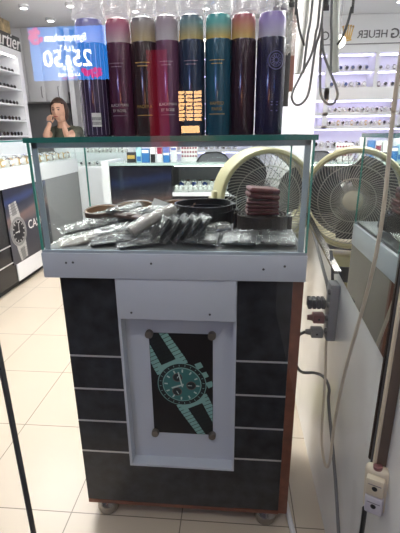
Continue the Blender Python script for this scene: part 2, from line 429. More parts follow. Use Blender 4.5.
for b_ in [(GX0-.003, GX0+.0012, GY0-.003, GY0+.002, GZ0, GZ1), (GX1-.0012, GX1+.003, GY0-.003, GY0+.002, GZ0, GZ1),
                  (GX0-.003, GX0+.001, GY1-.003, GY1+.001, GZ0, GZ1), (GX1-.001, GX1+.003, GY1-.003, GY1+.001, GZ0, GZ1)]: kb('glass_edge', [b_], M['teal_bright'])
kb('corner_profile', [(GX0+.004, GX0+.017, GY0+.003, GY0+.006, GZ0, GZ1), (GX1-.017, GX1-.004, GY0+.003, GY0+.006, GZ0, GZ1),
                      (GX0+.004, GX1-.004, GY0+.003, GY0+.006, GZ1-.012, GZ1+.003)], M['profile'])
for x in (-.378, .108):
    for y in (.932, 1.19):
        MB().lathe([(0, 0), (.024, 0), (.031, .008), (.034, .02), (.031, .036), (.02, .048), (.016, .056), (0, .056)], 28, Matrix.Translation((x-KL.x, y-KL.y, 0))).build('foot', M['chrome'], K)

# ------------------------------------------------------------------ canisters on the glass top
def film_wrap(h, r, seed):
    rr = random.Random(seed); n = 22; rows = 9; v = []; f = []
    for i in range(rows):
        t = i/(rows-1)
        z = h*(1.0+.27*t)
        base = r*(1.04-.25*t+.5*max(0, t-.5))
        for k in range(n):
            a = 2*PI*k/n
            j = 1+(rr.uniform(-.22, .25))*(max(0, t-.3))+.05*rr.uniform(-1, 1)
            v.append((base*j*math.cos(a), base*j*math.sin(a), z+rr.uniform(-.008, .012)*t+.02*max(0, t-.6)*math.sin(3*a+seed)))
    for i in range(rows-1):
        for k in range(n): f.append((i*n+k, i*n+(k+1) % n, (i+1)*n+(k+1) % n, (i+1)*n+k))
    v.append((0, 0, h*1.24)); c = len(v)-1
    for k in range(n): f.append(((rows-1)*n+k, (rows-1)*n+(k+1) % n, c))
    return MB().add(v, f, False)
cans = [  # x, radius, body colour, cap stops (bottom -> top), label, kind
    (-.330, .0345, (.035, .018, .06), [(.20, (.55, .5, .7)), (.24, (.25, .25, .55)), (.25, (.1, .1, .3))], 'striped dark violet canister with a barcode sticker, first in the row', 'striped'),
    (-.266, .030, (.085, .016, .05), [(.20, (.55, .42, .45)), (.225, (.5, .2, .3)), (.25, (.32, .03, .08))], 'plum canister with white lettering and pinkish red cap', 'plum'),
    (-.208, .030, (.035, .014, .016), [(.20, (.5, .4, .22)), (.235, (.3, .27, .26)), (.25, (.08, .08, .12))], 'black brown canister with gold lettering and a smoky gold cap', 'brown'),
    (-.154, .0275, (.13, .045, .10), [(.20, (.5, .47, .5)), (.235, (.36, .3, .35)), (.25, (.25, .2, .25))], 'mauve canister with a silvery grey cap', 'mauve'),
    (-.099, .0285, (.012, .03, .07), [(.20, (.5, .4, .16)), (.23, (.15, .27, .28)), (.25, (.08, .12, .2))], 'dark navy canister with a dull teal and gold cap', 'navy'),
    (-.040, .0300, (.008, .075, .125), [(.20, (.55, .42, .12)), (.228, (.12, .42, .40)), (.25, (.05, .38, .4))], 'teal blue canister with gold lettering and a turquoise cap', 'teal'),
    (.015, .0282, (.028, .007, .018), [(.20, (.6, .42, .14)), (.228, (.5, .2, .14)), (.25, (.3, .01, .09))], 'near black maroon canister with a crimson and gold cap', 'maroon'),
    (.076, .0315, (.014, .012, .05), [(.20, (.5, .48, .6)), (.23, (.36, .3, .6)), (.25, (.2, .14, .42))], 'navy canister with a round crest and violet cap, last in the row', 'crest'),
]
for i, (x, r, col, stops, lab, kind) in enumerate(cans):
    y = 1.0+R.uniform(-.008, .008)
    t = empty('perfume_canister', (x, y, GT+.0006), lab, 'canister', 'wrapped canisters on the glass top', R.uniform(-.1, .1))
    bh = .198
    MB().lathe([(0, 0), (r*.96, 0), (r, .004), (r, bh-.003), (r*.97, bh), (0, bh)], 40).build('body', mat('can_'+kind, col, .22, .25, coat=.6), t)
    rc_ = r*.93
    MB().lathe([(0, bh), (rc_, bh), (rc_*1.0, bh+.038), (rc_*.9, bh+.047), (rc_*.55, bh+.051), (0, bh+.052)], 36).build('cap', ramp_z('cap_'+kind, stops, .25, coat=.5), t)
    MB().add(*(lambda mb: (mb.v, mb.f))(film_wrap(.25, r*1.03, 11+i))).build('plastic_wrap', M['film'], t)
    def curved(s, size, z, m, nm):
        o = text_mb(s, size, XZ(0, 0, z), m, nm, t)
        for v in o.data.vertices:
            a = v.co.x/r; dd = r+.0006+(-v.co.y if False else 0)
            v.co = Vector((math.sin(a)*dd, -math.cos(a)*dd, v.co.z))
        return o
    if kind == 'plum': curved('BLACKMAN', .0085, .068, M['whiteprint'], 'lettering'); curved('BY ROSE', .0085, .056, M['whiteprint'], 'lettering'); curved('xx GRAND', .005, .158, M['whiteprint'], 'lettering') if 0 else None
    if kind == 'brown': curved('MADERA', .0095, .064, M['gold'], 'lettering')
    if kind == 'mauve': curved('BLACKMAN', .0085, .068, M['whiteprint'], 'lettering'); curved('BY ROSE', .0085, .056, M['whiteprint'], 'lettering')
    if kind == 'teal': curved('RAMBO', .0095, .068, M['gold'], 'lettering'); curved('PARIS', .0095, .056, M['gold'], 'lettering')
    if kind in ('plum', 'brown', 'mauve', 'navy', 'teal'):
        pmt = M['gold'] if kind in ('brown', 'teal') else mat('faint_print_'+kind, (.3, .22, .28), .4)
        for z, ww in ((.045, .6), (.155, .55), (.148, .4)):            # thin printed rules
            mb = MB(); n = 10
            for k in range(n):
                a0 = -ww+2*ww*k/n; a1 = -ww+2*ww*(k+1)/n; d = r+.0005
                mb.poly([(math.sin(a0)*d, -math.cos(a0)*d, z), (math.sin(a1)*d, -math.cos(a1)*d, z), (math.sin(a1)*d, -math.cos(a1)*d, z+.0012), (math.sin(a0)*d, -math.cos(a0)*d, z+.0012)])
            mb.build('printed_rule', pmt, t)
    if kind == 'striped':
        mb = MB()
        for k in range(9):
            a = -1.2+k*.3; d = r+.0005
            mb.poly([(math.sin(q)*d, -math.cos(q)*d, z) for q, z in ((a, .004), (a+.03, .004), (a+.03, .195), (a, .195))])
        mb.build('stripes', mat('pale_stripe', (.35, .28, .42), .35), t)
        mb = MB(); d = r+.0009
        for k in range(8):
            a0 = .05+k*.075; a1 = a0+.075
            mb.m(0).poly([(math.sin(q)*d, -math.cos(q)*d, z) for q, z in ((a0, .022), (a1, .022), (a1, .052), (a0, .052))])
            for z0, z1 in ((.026, .033), (.036, .043)):
                mb.m(1).poly([(math.sin(q)*(d+.0003), -math.cos(q)*(d+.0003), z) for q, z in ((a0+.012, z0), (a0+.05, z0), (a0+.05, z1), (a0+.012, z1))])
        mb.build('barcode_sticker', [M['paper'], M['darkgrey']], t)
    if kind == 'crest':
        mb = MB()
        def cyl_pt(a, z, d): return (math.sin(a)*d, -math.cos(a)*d, z)
        for r0, r1 in ((.017, .0185), (.012, .013)):
            for k in range(30):
                a, b = 2*PI*k/30, 2*PI*(k+1)/30
                mb.poly([cyl_pt(.35+q*math.cos(s_)/r, .152+q*math.sin(s_), r+.0006) for q, s_ in ((r0, a), (r1, a), (r1, b), (r0, b))])
        for k in range(12):
            a = 2*PI*k/12
            mb.poly([cyl_pt(.35+q*math.cos(a+e)/r, .152+q*math.sin(a+e), r+.0006) for q, e in ((.004, -.2), (.011, -.06), (.011, .06), (.004, .2))])
        for z in (.05, .062, .068): mb.poly([cyl_pt(a, zz, r+.0006) for a, zz in ((.1, z), (.6, z), (.6, z+.0018), (.1, z+.0018))])
        mb.build('crest_print', mat('crest_print', (.12, .12, .26), .35), t)

# ------------------------------------------------------------------ contents of the glass case
CF = .8612
def crinkle(sx, sy, sz, seed, amp=.006, nx=14, ny=8):
    """a flat pillow bag with wrinkled faces, its ends pinched"""
    v = []; f = []
    for side in (1, -1):
        for i in range(nx+1):
            for j in range(ny+1):
                x = (i/nx-.5); y = (j/ny-.5)
                e = max(0, 1-abs(2*x)**5)*max(0, 1-abs(2*y)**4)
                z = side*(sz/2*e**.5)+amp*e*noise.noise((x*9+seed*3.1, y*7+seed, side*2.+seed))+.002*noise.noise((x*25, y*25+seed, side))
                v.append((x*sx+.004*noise.noise((y*12+seed, side, 1)), y*sy+.004*noise.noise((x*12+seed, 5, 1)), z))
    q = (nx+1)*(ny+1)
    for s_ in range(2):
        for i in range(nx):
            for j in range(ny):
                a = s_*q+i*(ny+1)+j; f.append((a, a+1, a+ny+2, a+ny+1))
    return MB().add(v, f, False)
def packet(loc, rot, size, inner, sleeve, label, seed, group='strap packets in the glass case', wallet=False):
    t = empty('strap_packet', loc, label, 'packet', group); t.rotation_euler = [math.radians(a) for a in rot]
    sx, sy, sz = size
    crinkle(sx, sy, sz, seed).build('plastic_sleeve', sleeve, t)
    mb = MB()
    if wallet: mb.box(-sx*.42, sx*.42, -sy*.42, sy*.42, -sz*.34, 0, .002); mb.box(-sx*.42, sx*.42, -sy*.42, sy*.42, .0005, sz*.34, .002)
    else:
        mb.box(-sx*.45, sx*.44, -sy*.42, sy*.40, -sz*.26, sz*.1, .0015); mb.box(-sx*.1, sx*.02, -sy*.40, sy*.38, sz*.1, sz*.28, .001)
    mb.build('strap', inner, t)
    return t
BL, TN, BR, ST, MR = M['black_leather'], M['tan'], M['brown'], M['stone'], M['maroon_leather']
S1, S2 = M['sleeve'], M['sleeve_white']
packet((-.352, .965, .876), (6, -8, 28), (.20, .055, .024), ST, S2, 'long bright plastic sleeve at the front left of the case', 1)
packet((-.372, 1.03, .893), (4, -6, 34), (.19, .055, .024), BL, S2, 'crumpled bright sleeve behind the front left one', 2)
packet((-.275, .945, .875), (3, -5, 16), (.17, .05, .022), BL, S1, 'clear packet with a black strap, front left of centre', 3)
packet((-.335, 1.12, .912), (8, -12, 24), (.16, .05, .024), BL, S1, 'packet with a black strap leaning at the back left', 4)
packet((-.27, 1.045, .912), (0, 4, -14), (.11, .045, .022), BR, S1, 'small packet with a brown strap on top of the left heap', 5)
packet((-.224, 1.02, .886), (0, -14, 36), (.15, .045, .022), BL, S1, 'dark packet lying under the rolled sleeve', 6)
packet((-.225, .925, .870), (2, -3, 22), (.12, .045, .018), BL, S1, 'dark packet at the front edge left of the leaning row', 7)
packet((-.305, .99, .886), (3, -6, 22), (.13, .05, .022), BL, S1, 'dark packet in the middle of the left heap', 8)
packet((-.395, 1.10, .884), (3, -6, 50), (.13, .05, .022), BL, S1, 'dark packet against the left pane at the back', 9)
packet((-.245, 1.075, .918), (8, -10, -28), (.12, .045, .02), BL, S2, 'bright packet lying across the tan lined straps', 26)
packet((-.31, 1.085, .918), (-6, 9, 62), (.11, .04, .02), BL, S2, 'bright packet lying crosswise on the left heap', 27)
# a row of wallets in sleeves leaning like fallen dominoes
row = [(-.185, .955), (-.160, .958), (-.135, .962), (-.112, .966), (-.09, .97)]
for k, (x, y) in enumerate(row):
    packet((x, y, .8965), (0, -52, 24), (.085, .075, .016), BL, S1,
           ['first', 'second', 'third', 'fourth', 'last'][k]+' of the black wallets in sleeves leaning in a row, counted from the left', 10+k, 'leaning sleeved wallets', True)
packet((-.075, .948, .880), (11, 3, -8), (.088, .075, .016), BL, S1, 'sleeved black packet lying flat in front of the black belt coil', 21)
packet((.016, .946, .881), (12, -3, -9), (.092, .08, .017), BL, S1, 'silvery sleeved packet at the front beside the brown coil', 22)
packet((.108, .948, .880), (11, 3, -6), (.092, .078, .016), BL, S1, 'clear packet with a dark strap in the front right corner', 23)
packet((-.045, 1.02, .884), (0, -6, 12), (.08, .05, .03), BL, S2, 'bulging clear packet between the leaning row and the brown coil', 24)
# rolled pale strap sleeve
t = empty('strap_roll', (-.207, .988, .912), 'pale stone strap rolled in a glossy sleeve, lying at a slant', 'strap'); t.rotation_euler = (0, math.radians(-22), math.radians(34))
MB().tube([(-.062, 0, 0), (-.03, 0, .003), (.03, 0, .003), (.066, 0, 0)], .013, 14, flat=(.014, .02)).build('strap', ST, t)
MB().add(*(lambda m_: (m_.v, m_.f))(crinkle(.15, .05, .038, 31))).build('plastic_sleeve', S1, t)
# open tan loops of watch straps at the back
def strap_loop(loc, rx, ry, rz, label, outer, inner, w=.026):
    t = empty('leather_strap', loc, label, 'strap', 'loose leather straps in the case'); t.rotation_euler = (math.radians(24), math.radians(-4), math.radians(rz))
    pts = [(rx*math.cos(2*PI*k/28), ry*math.sin(2*PI*k/28), 0) for k in range(27)]
    MB().ribbon(pts, w, .003).build('strap', outer, t)
    pts = [((rx-.0035)*math.cos(2*PI*k/28), (ry-.0035)*math.sin(2*PI*k/28), .001) for k in range(27)]
    MB().ribbon(pts, w-.002, .002).build('lining', inner, t)
    MB().tube([(rx, -.013, w/2), (rx+.007, -.013, w/2), (rx+.007, 0, w/2), (rx, 0, w/2)], .0015, 6).build('buckle', M['steel'], t)
    return t
strap_loop((-.29, 1.15, .892), .066, .036, -6, 'open black strap loop with tan lining at the back left', BL, TN, .03)
strap_loop((-.175, 1.18, .894), .062, .03, 8, 'open brown strap loop with tan lining at the back centre', BR, TN, .028)
strap_loop((-.365, 1.075, .908), .045, .022, 14, 'small open strap loop with tan lining lying at far left', BR, TN, .02)
t = empty('paper_slip', (-.21, 1.09, .906), 'folded white paper slip standing behind the rolled sleeve', 'paper')
MB().add([(-.03, 0, 0), (.02, -.01, 0), (.025, .0, .035), (-.012, .012, .045), (.05, .02, -.008), (.052, .03, .02)], [(0, 1, 2, 3), (1, 4, 5, 2)]).build('sheet', M['paper'], t)
packet((-.19, 1.08, .885), (0, 2, 6), (.13, .09, .028), BL, S2, 'flat sleeved packet lying under the white paper slip', 25)
# belt coils
def coil(loc, turns, r0, r1, w, m, label, mid=None, sq=1.):
    t = empty('belt_coil', loc, label, 'belt')
    n = int(turns*36); pts = []
    for k in range(n+1):
        a = 2*PI*turns*k/n; r = r0+(r1-r0)*k/n
        pts.append((r*math.cos(a), r*math.sin(a)*sq, .001*math.sin(a*2)))
    MB().ribbon(pts, w, .0034).build('belt', m, t)
    MB().box(r1-.006, r1+.008, -.012, .022, w*.1, w*.9, .002).build('buckle', M['black'], t)
    return t
coil((-.085, 1.12, .884), 2.2, .062, .090, .036, BL, 'big open coil of black belt in the middle of the case')
coil((-.085, 1.11, .921), 1.15, .078, .082, .016, BL, 'narrow black belt loop lying on the big black coil')
coil((.072, 1.06, .872), 6.5, .012, .072, .044, mat('dark_brown_belt', (.026, .018, .015), .42, var=.3, scale=50, bump=.2), 'tightly wound dark brown belt coil under the maroon wallets')
# the three maroon wallets on the coil
zz = .9165
for k, (lab, th, wx) in enumerate((('bottom', .0165, .042), ('middle', .0185, .043), ('plump top', .028, .041))):
    t = empty('wallet', (.072+R.uniform(-.003, .003), 1.07, zz), '%s one of the three stacked maroon leather wallets' % lab, 'wallet', 'maroon wallets', (.06, -.05, .16)[k])
    if k == 2: t.rotation_euler = (.0, .09, .16); t.location.z += .004
    h = th/2
    MB().box(-wx, wx, -.033, .033, 0, h-.0005, h*.42, seg=3).build('back_flap', MR, t)
    MB().box(-wx+.001, wx-.001, -.0325, .033, h+.0002, th, h*.45, seg=3).build('front_flap', MR, t)
    MB().tube([(-wx+.004, -.0335, h), (wx-.004, -.0335, h)], .0009, 6).build('stitching', M['brown'], t)
    zz += th+.0006

# ------------------------------------------------------------------ the fan
FAN = (.105, 1.50)
F = empty('drum_fan', (FAN[0], FAN[1], 0), 'pale yellow round drum fan behind the glass case, its wire grille facing the window', 'fan', None, math.radians(14))
FZ = .893; RO, RI = .178, .16
YR = Matrix.Translation((0, 0, FZ)) @ Matrix.Rotation(PI/2, 4, 'X')   # local z -> -Y
MB().lathe([(RI, .062), (RI+.006, .068), (RO-.004, .066), (RO, .058), (RO, -.06), (RO-.01, -.07), (RI+.006, -.07), (RI, -.06), (RI, .062)], 64, YR, True, False).build('drum_housing', M['yellow'], F)
mb = MB()
for k in range(72):                                                    # curved wires from hub to rim
    a0 = 2*PI*k/72; pts = []
    for j in range(9):
        t_ = j/8; r_ = .034+(RI-.032)*t_; a = a0+.62*t_**1.1
        pts.append((r_*math.cos(a), r_*math.sin(a), .074-.02*t_**2))
    mb.tube(pts, .00135, 5)
for r_ in (.036, .075, .118, RI-.001):
    z_ = .0745-.02*((r_-.034)/(RI-.032))**2
    mb.tube([(r_*math.cos(2*PI*k/48), r_*math.sin(2*PI*k/48), z_) for k in range(48)], .0018, 6, True)
for p in mb.v: pass
g = MB(); g.add(mb.v, mb.f, True, YR); g.build('wire_grille', M['wire'], F)
mb = MB()
for k in range(40):
    a = 2*PI*k/40; mb.tube([(.04*math.cos(a), .04*math.sin(a), -.068), ((RI)*math.cos(a+.3), (RI)*math.sin(a+.3), -.066)], .0013, 5)
for r_ in (.06, .11, RI): mb.tube([(r_*math.cos(2*PI*k/40), r_*math.sin(2*PI*k/40), -.068) for k in range(40)], .0016, 5, True)
MB().add(mb.v, mb.f, True, YR).build('rear_grille', M['darkgrey'], F)
MB().lathe([(0, .082), (.026, .081), (.034, .077), (.036, .068), (0, .068)], 36, YR).build('hub_badge', M['cream'], F)
MB().lathe([(0, .04), (.03, .038), (.035, .0), (.045, -.02), (.045, -.085), (.03, -.1), (0, -.1)], 32, YR).build('motor', M['midgrey'], F)
mb = MB()
for b_ in range(3):
    n1, n2 = 8, 10; v = []; f = []
    for i in range(n1+1):
        r_ = .03+(.15-.03)*i/n1
        for j in range(n2+1):
            s_ = j/n2-.5; wid = 1.15+.45*math.sin(PI*i/n1)
            a = 2*PI*b_/3+s_*wid+.25*i/n1
            v.append((r_*math.cos(a), r_*math.sin(a), .018+s_*.05))
    for i in range(n1):
        for j in range(n2): a = i*(n2+1)+j; f.append((a, a+1, a+n2+2, a+n2+1))
    mb.add(v, f, True, YR)
mb.build('blades', mat('fan_blade_grey', (.07, .07, .072), .35), F)
mb = MB()                                                              # pivot brackets and knobs at both sides
for s_ in (-1, 1):
    o = MB(); o.box(s_*(RO+.001)-.012, s_*(RO+.001)+.012, -.02, .02, FZ-.02, FZ+.03, .005)
    o.build('bracket', M['yellow'], F)
    MB().lathe([(0, .012), (.011, .012), (.013, .004), (.013, 0), (0, 0)], 20, Matrix.Translation((s_*(RO+.012), 0, FZ)) @ Matrix.Rotation(s_*PI/2, 4, 'Y')).build('knob', M['cream'], F)
MB().tube([(-RO-.006, 0, FZ), (-RO-.004, 0, FZ-.08), (-.12, 0, FZ-.2), (-.05, 0, FZ-.24), (.05, 0, FZ-.24), (.12, 0, FZ-.2), (RO+.004, 0, FZ-.08), (RO+.006, 0, FZ)], .011, 10, sub=4).build('yoke', M['yellow'], F)
MB().box(-.075, .075, -.05, .05, FZ-.36, FZ-.21, .015, seg=3).build('control_box', M['yellow'], F)
MB().box(-.05, .05, -.056, -.048, FZ-.31, FZ-.25, .002).build('speed_panel', M['darkgrey'], F)
MB().lathe([(.02, .03), (.02, FZ-.35)], 20, Matrix.Translation((0, 0, 0))).build('pole', M['yellow'], F)
MB().lathe([(0, 0), (.138, 0), (.142, .008), (.132, .02), (.05, .034), (.024, .05), (0, .05)], 40).build('base', M['yellow'], F)

# ------------------------------------------------------------------ right wall: cables, sockets
def cable(name, pts, r, m, label, cat='cable', sub=8, flat=None, group=None):
    mb = MB().tube(pts, r, 8, sub=sub, flat=flat); return tag(mb.build(name, m), label, cat, group)
cable('beige_cable', [(.240, .655, 2.28), (.238, .67, 1.25), (.240, .676, 1.15), (.240, .668, .93), (.243, .766, .636), (.243, .80, .47), (.243, .80, .36), (.243, .83, .312), (.243, .88, .325), (.243, .905, .38), (.246, .93, .5), (.255, .99, .56), (.264, 1.02, .585)], .0034, M['beige_cable'],
      'thick beige cable hanging down the right wall with a loop near its end')
tr = empty('cable_trunking', (.262, .625, .53), 'narrow brown and silver trunking running down the wall to the double socket', 'cable trunking')
def tb(name, x0, x1, y0, y1, m): MB().box(x0-.262, x1-.262, y0-.625, y1-.625, .0, 2.27-.53).build(name, m, tr)
tb('brown_channel', .2645, .281, .598, .628, M['brownmetal']); tb('silver_strip', .2625, .2700, .6285, .634, M['chrome']); tb('cream_strip', .2605, .2644, .600, .608, M['cream']); tb('dark_strip', .2605, .2644, .612, .617, M['darkgrey'])
# double socket hanging at the end of the trunking
so = empty('double_socket', (.268, .588, .449), 'white double socket block with two dark holes at the lower right', 'socket'); so.rotation_euler = (0, math.radians(-3), math.radians(-28))
MB().box(-.021, .021, -.004, .018, 0, .096, .009, seg=3).build('backing', M['cream'], so)
def module(z0, z1, m):
    o = MB().box(-.0155, .0155, -.016, .002, z0, z1, .004, seg=2).build('module', m, so)
    zc = (z0+z1)/2
    MB().lathe([(0, .0012), (.0042, .0012), (.0048, 0), (0, 0)], 18, Matrix.Translation((0, -.016, zc)) @ Matrix.Rotation(PI/2, 4, 'X')).build('socket_hole', M['black'], o)
    MB().box(-.011, .011, -.0166, -.0155, zc+.007, zc+.0085).build('groove', M['midgrey'], o)
module(.046, .084, M['cream']); module(.006, .0445, M['lav'])
MB().lathe([(0, 0), (.008, 0), (.008, .006), (0, .006)], 16, Matrix.Translation((0, .004, .094))).build('grommet', M['redbrown'], so)
cable('power_cable', [(.252, .590, .452), (.254, .592, .40), (.256, .60, .32), (.26, .62, .2), (.268, .64, .05), (.27, .66, .006)], .0045, M['black'], 'black cord dropping from the white double socket to the floor')
# metal socket strip with three plugs
ps = empty('socket_strip', (.272, 1.02, .575), 'grey socket strip fixed to the white wall beside the counter', 'socket strip')
MB().box(-.016, .009, -.020, .024, .0, .165, .004).build('strip_body', M['midgrey'], ps)
for k in range(4):
    MB().lathe([(0, .006), (.007, .005), (.008, 0), (0, 0)], 12, Matrix.Translation((-.016, -.014, .03+k*.038)) @ Matrix.Rotation(-PI/2, 4, 'Y')).build('knob', M['darkgrey'], ps)
MB().tube([(-.004, .02, .165), (-.006, .03, .2), (-.006, .06, .235)], .004, 8, sub=4).build('lead', M['darkgrey'], ps)
for k, (z, m, lab, L_) in enumerate(((.675, M['darkgrey'], 'black ribbed plug at the top of the grey socket strip', .05), (.63, M['redbrown'], 'pinkish brown plug in the middle of the grey socket strip', .048), (.585, M['midgrey'], 'grey plug at the bottom of the grey socket strip', .05))):
    p = empty('plug', (.2555, 1.035, z), lab, 'plug', 'plugs in the socket strip')
    if k == 0:
        mb = MB()
        for q in range(4): mb.box(-L_+.012*q, -L_+.012*q+.010, -.015, .015, -.014, .014, .002)
        mb.box(-L_, -.002, -.012, .012, -.011, .011, .002); mb.build('plug_body', m, p)
    else:
        mb = MB().box(-L_+.014, -.002, -.015, .015, -.013, .013, .004); mb.lathe([(0, 0), (.007, 0), (.009, .012), (.012, .016)], 14, Matrix.Translation((-L_, 0, 0)) @ Matrix.Rotation(PI/2, 4, 'Y')); mb.build('plug_body', m, p)
        MB().sphere((-L_+.03, -.015, 0), .003, 8).build('screw', M['black'], p)
cable('power_cable', [(.2045, 1.035, .585), (.185, 1.03, .572), (.172, 1.04, .53), (.195, 1.02, .468), (.232, .995, .478), (.255, .98, .475), (.268, .965, .45), (.27, .958, .40), (.27, .84, .285), (.27, .752, .172), (.27, .70, .09), (.27, .67, .006)], .0042, M['greycord'], 'dark cord leaving the grey plug and slanting down the white wall')
cable('grey_cable', [(.2645, 1.40, .815), (.264, 1.3, .795), (.262, 1.2, .765), (.264, 1.12, .73), (.266, 1.08, .71), (.266, 1.062, .695)], .005, M['greycord'], 'grey cord following the mirror edge down to the socket strip')
cable('floor_conduit', [(.20, .72, .008), (.195, .80, .008), (.185, .9, .008), (.172, 1.05, .008), (.165, 1.2, .008)], .008, M['white'], 'white conduit lying on the floor beside the counter', 'conduit')
# cables and belts hanging near the far mirror edge
hc = empty('hanging_conduit', (.208, 1.5, 1.306), 'grey white flat conduit hanging down beside the mirror edge', 'conduit')
MB().tube([(.024, 0, .97), (.012, 0, .25), (.004, -.002, .1), (-.004, -.003, 0)], .02, 12, sub=6, flat=(.010, .021)).build('sleeve', mat('dirty_white_plastic', (.5, .5, .47), .45, var=.15, scale=20), hc)
MB().tube([(.043, -.01, .97), (.030, -.012, .25), (.020, -.012, .1), (.014, -.012, .0)], .004, 8, sub=6).build('cord', M['greycord'], hc)
cable('cable_loop', [(0.2693, 1.5000, 2.2800), (0.2628, 1.5000, 1.5361), (0.2562, 1.5000, 1.4266), (0.2474, 1.5000, 1.3664), (0.2190, 1.5000, 1.3061), (0.1949, 1.5000, 1.2569), (0.1905, 1.5000, 1.2317), (0.2036, 1.5022, 1.2109), (0.2255, 1.5022, 1.2131), (0.2453, 1.5044, 1.2426), (0.2529, 1.5044, 1.3061), (0.2584, 1.5022, 1.3828), (0.2759, 1.5000, 1.5361), (0.2803, 1.5000, 2.2800)], .0042, M['greycord'], 'grey cable hanging in a teardrop loop right of the canisters')
cable('hanging_cable', [(0.1861, 1.4453, 2.2800), (0.1807, 1.4453, 1.5361), (0.1839, 1.4453, 1.4813), (0.1949, 1.4453, 1.4266), (0.2080, 1.4453, 1.3937), (0.2146, 1.4562, 1.3828)], .004, M['black'], 'short black cable bending in front of the hanging conduit')
def hang_belt(x, y, z0, z1, w, m, label, wrap=False):
    t = empty('hanging_belt', (x, y, z0), label, 'belt', 'belts hanging beside the canisters')
    v = []; 
    MB().box(-w/2, w/2, -.0025, .0025, 0, z1-z0, .0012).build('belt', m, t)
    MB().tube([(-w*.6, -.004, z1-z0), (w*.6, -.004, z1-z0), (w*.6, -.004, z1-z0+.035), (-w*.6, -.004, z1-z0+.035)], .003, 8, True).build('buckle', M['steel'], t)
    MB().tube([(0, .0, z1-z0+.03), (0, .0, TOP-.005-z0)], .0012, 6).build('hook', M['steel'], t)
    if wrap: MB().add(*(lambda m_: (m_.v, m_.f))(crinkle(.26, .085, .03, 77, .02)), False, Matrix.Translation((-.006, .0, .34)) @ Matrix.Rotation(PI/2, 4, 'Y') @ Matrix.Rotation(PI/2, 4, 'X')).build('plastic_wrap', S2, t)
    return t
hang_belt(.224, 2.0, 1.232, 1.72, .030, BL, 'black leather belt hanging just right of the last canister', True)
hang_belt(.255, 2.06, 1.30, 1.75, .020, mat('brown_belt', (.16, .06, .04), .5), 'brown leather belt hanging right of the black belt')
# dark tassel of belt ends overhead
for k, (x, lab) in enumerate(((.165, 'leftmost'), (.195, 'middle'), (.225, 'rightmost'))):
    t = empty('hanging_belt_end', (x, 1.96, 1.60+.008*k), '%s of the three dark belt ends hanging above the last canister' % lab, 'belt', 'dark belt ends above the canisters')
    MB().box(-.014, .014, -.002, .002, 0, TOP-.002-1.60-.008*k, .001).build('belt', BL, t)
    MB().tube([(-.011, -.003, .02), (.011, -.003, .02), (.011, -.003, .05), (-.011, -.003, .05)], .002, 6, True).build('buckle', M['steel'], t)

# ------------------------------------------------------------------ small goods
def make_watch(face, strap, case):
    """wristwatch on its cushion: base at z=0, facing -Y"""
    t = bpy.data.objects.new('wristwatch', None); C.objects.link(t)
    MB().box(-.02, .02, -.014, .022, 0, .05, .01).build('cushion', M['cushion'], t)
    mb = MB()
    pts = [(0, .02*math.cos(a)+.004-.003, .028+.030*math.sin(a)) for a in [2*PI*k/20 for k in range(20)]]
    v = []; f = []
    for p in pts: v += [(-.0095, p[1], p[2]), (.0095, p[1], p[2])]
    for k in range(20): a = 2*k; b = 2*((k+1) % 20); f.append((a, a+1, b+1, b))
    mb.add(v, f, True); mb.build('strap', strap, t)
    MB().lathe([(0, .008), (.014, .008), (.017, .006), (.018, 0), (0, 0)], 18, XZ(0, -.018, .032)).build('watch_case', case, t)
    MB().lathe([(0, .0086), (.0135, .0086), (.0135, .0078)], 18, XZ(0, -.018, .032), caps=False).build('dial', face, t)
    return t
whites = mat('white_dial', (.75, .75, .72), .3); blacks = mat('black_dial', (.015, .015, .02), .2); blues = mat('blue_dial', (.03, .06, .2), .2)
W = {'steel': make_watch(blacks, M['steel'], M['steel']), 'gold': make_watch(whites, M['goldm'], M['goldm']), 'leather': make_watch(whites, BR, M['steel']), 'blue': make_watch(blues, M['steel'], M['steel']), 'pale': make_watch(whites, M['cushion'], M['steel'])}
used = set()
def put_watch(kind, x, y, z, rz, label, group, s=1.):
    src = W[kind]
    o = src if kind not in used else copy_tree(src)
    used.add(kind)
    o.location = (x, y, z); o.rotation_euler = (0, 0, rz); o.scale = (s, s, s)
    tag(o, label, 'watch', group); return o
def make_specs():
    t = bpy.data.objects.new('sunglasses', None); C.objects.link(t)
    for s_ in (-1, 1):
        MB().lathe([(0, .002), (.026, .002), (.028, 0), (0, -.001)], 20, Matrix.Translation((.034*s_, 0, .022)) @ Matrix.Rotation(PI/2, 4, 'X') @ Matrix.Diagonal((1, .78, 1, 1))).build('lens', M['lens'], t)
        MB().tube([(.064*s_, 0, .03), (.068*s_, .02, .03), (.07*s_, .10, .028), (.068*s_, .13, .012)], .0025, 6, sub=3).build('temple', M['black'], t)
    MB().tube([(-.012, -.002, .026), (0, -.004, .031), (.012, -.002, .026)], .0025, 6, sub=3).build('bridge', M['black'], t)
    return t

# ------------------------------------------------------------------ left run of counters
LC = empty('wall_counter', (-1.88, 3.0, 0), 'long glass topped counter along the left wall with a watch poster on its front', 'display counter')
def lb(name, b, m, bev=0.): return MB().box(b[0]+1.88, b[1]+1.88, b[2]-3.0, b[3]-3.0, b[4], b[5], bev).build(name, m, LC)
LX = -1.65
lb('kick_board', (-2.1, LX-.04, 1.9, 4.2, 0, .05), M['black'])
lb('body', (-2.1, LX-.004, 1.9, 4.2, .05, .755), M['blackgloss'])
lb('white_band', (-2.1, LX+.006, 1.9, 4.2, .755, .885), M['white'])
lb('lower_panel', (LX-.004, LX+.004, 2.78, 4.2, .05, .185), M['white'])
lb('grey_panel', (LX-.004, LX+.002, 3.42, 4.2, .187, .754), M['greyboard'])
for z in (.21, .34): lb('silver_strip', (LX-.004, LX+.001, 1.9, 2.74, z, z+.008), M['silver'])
lb('deck', (-2.1, LX-.01, 1.9, 4.2, .885, .892), M['white'])
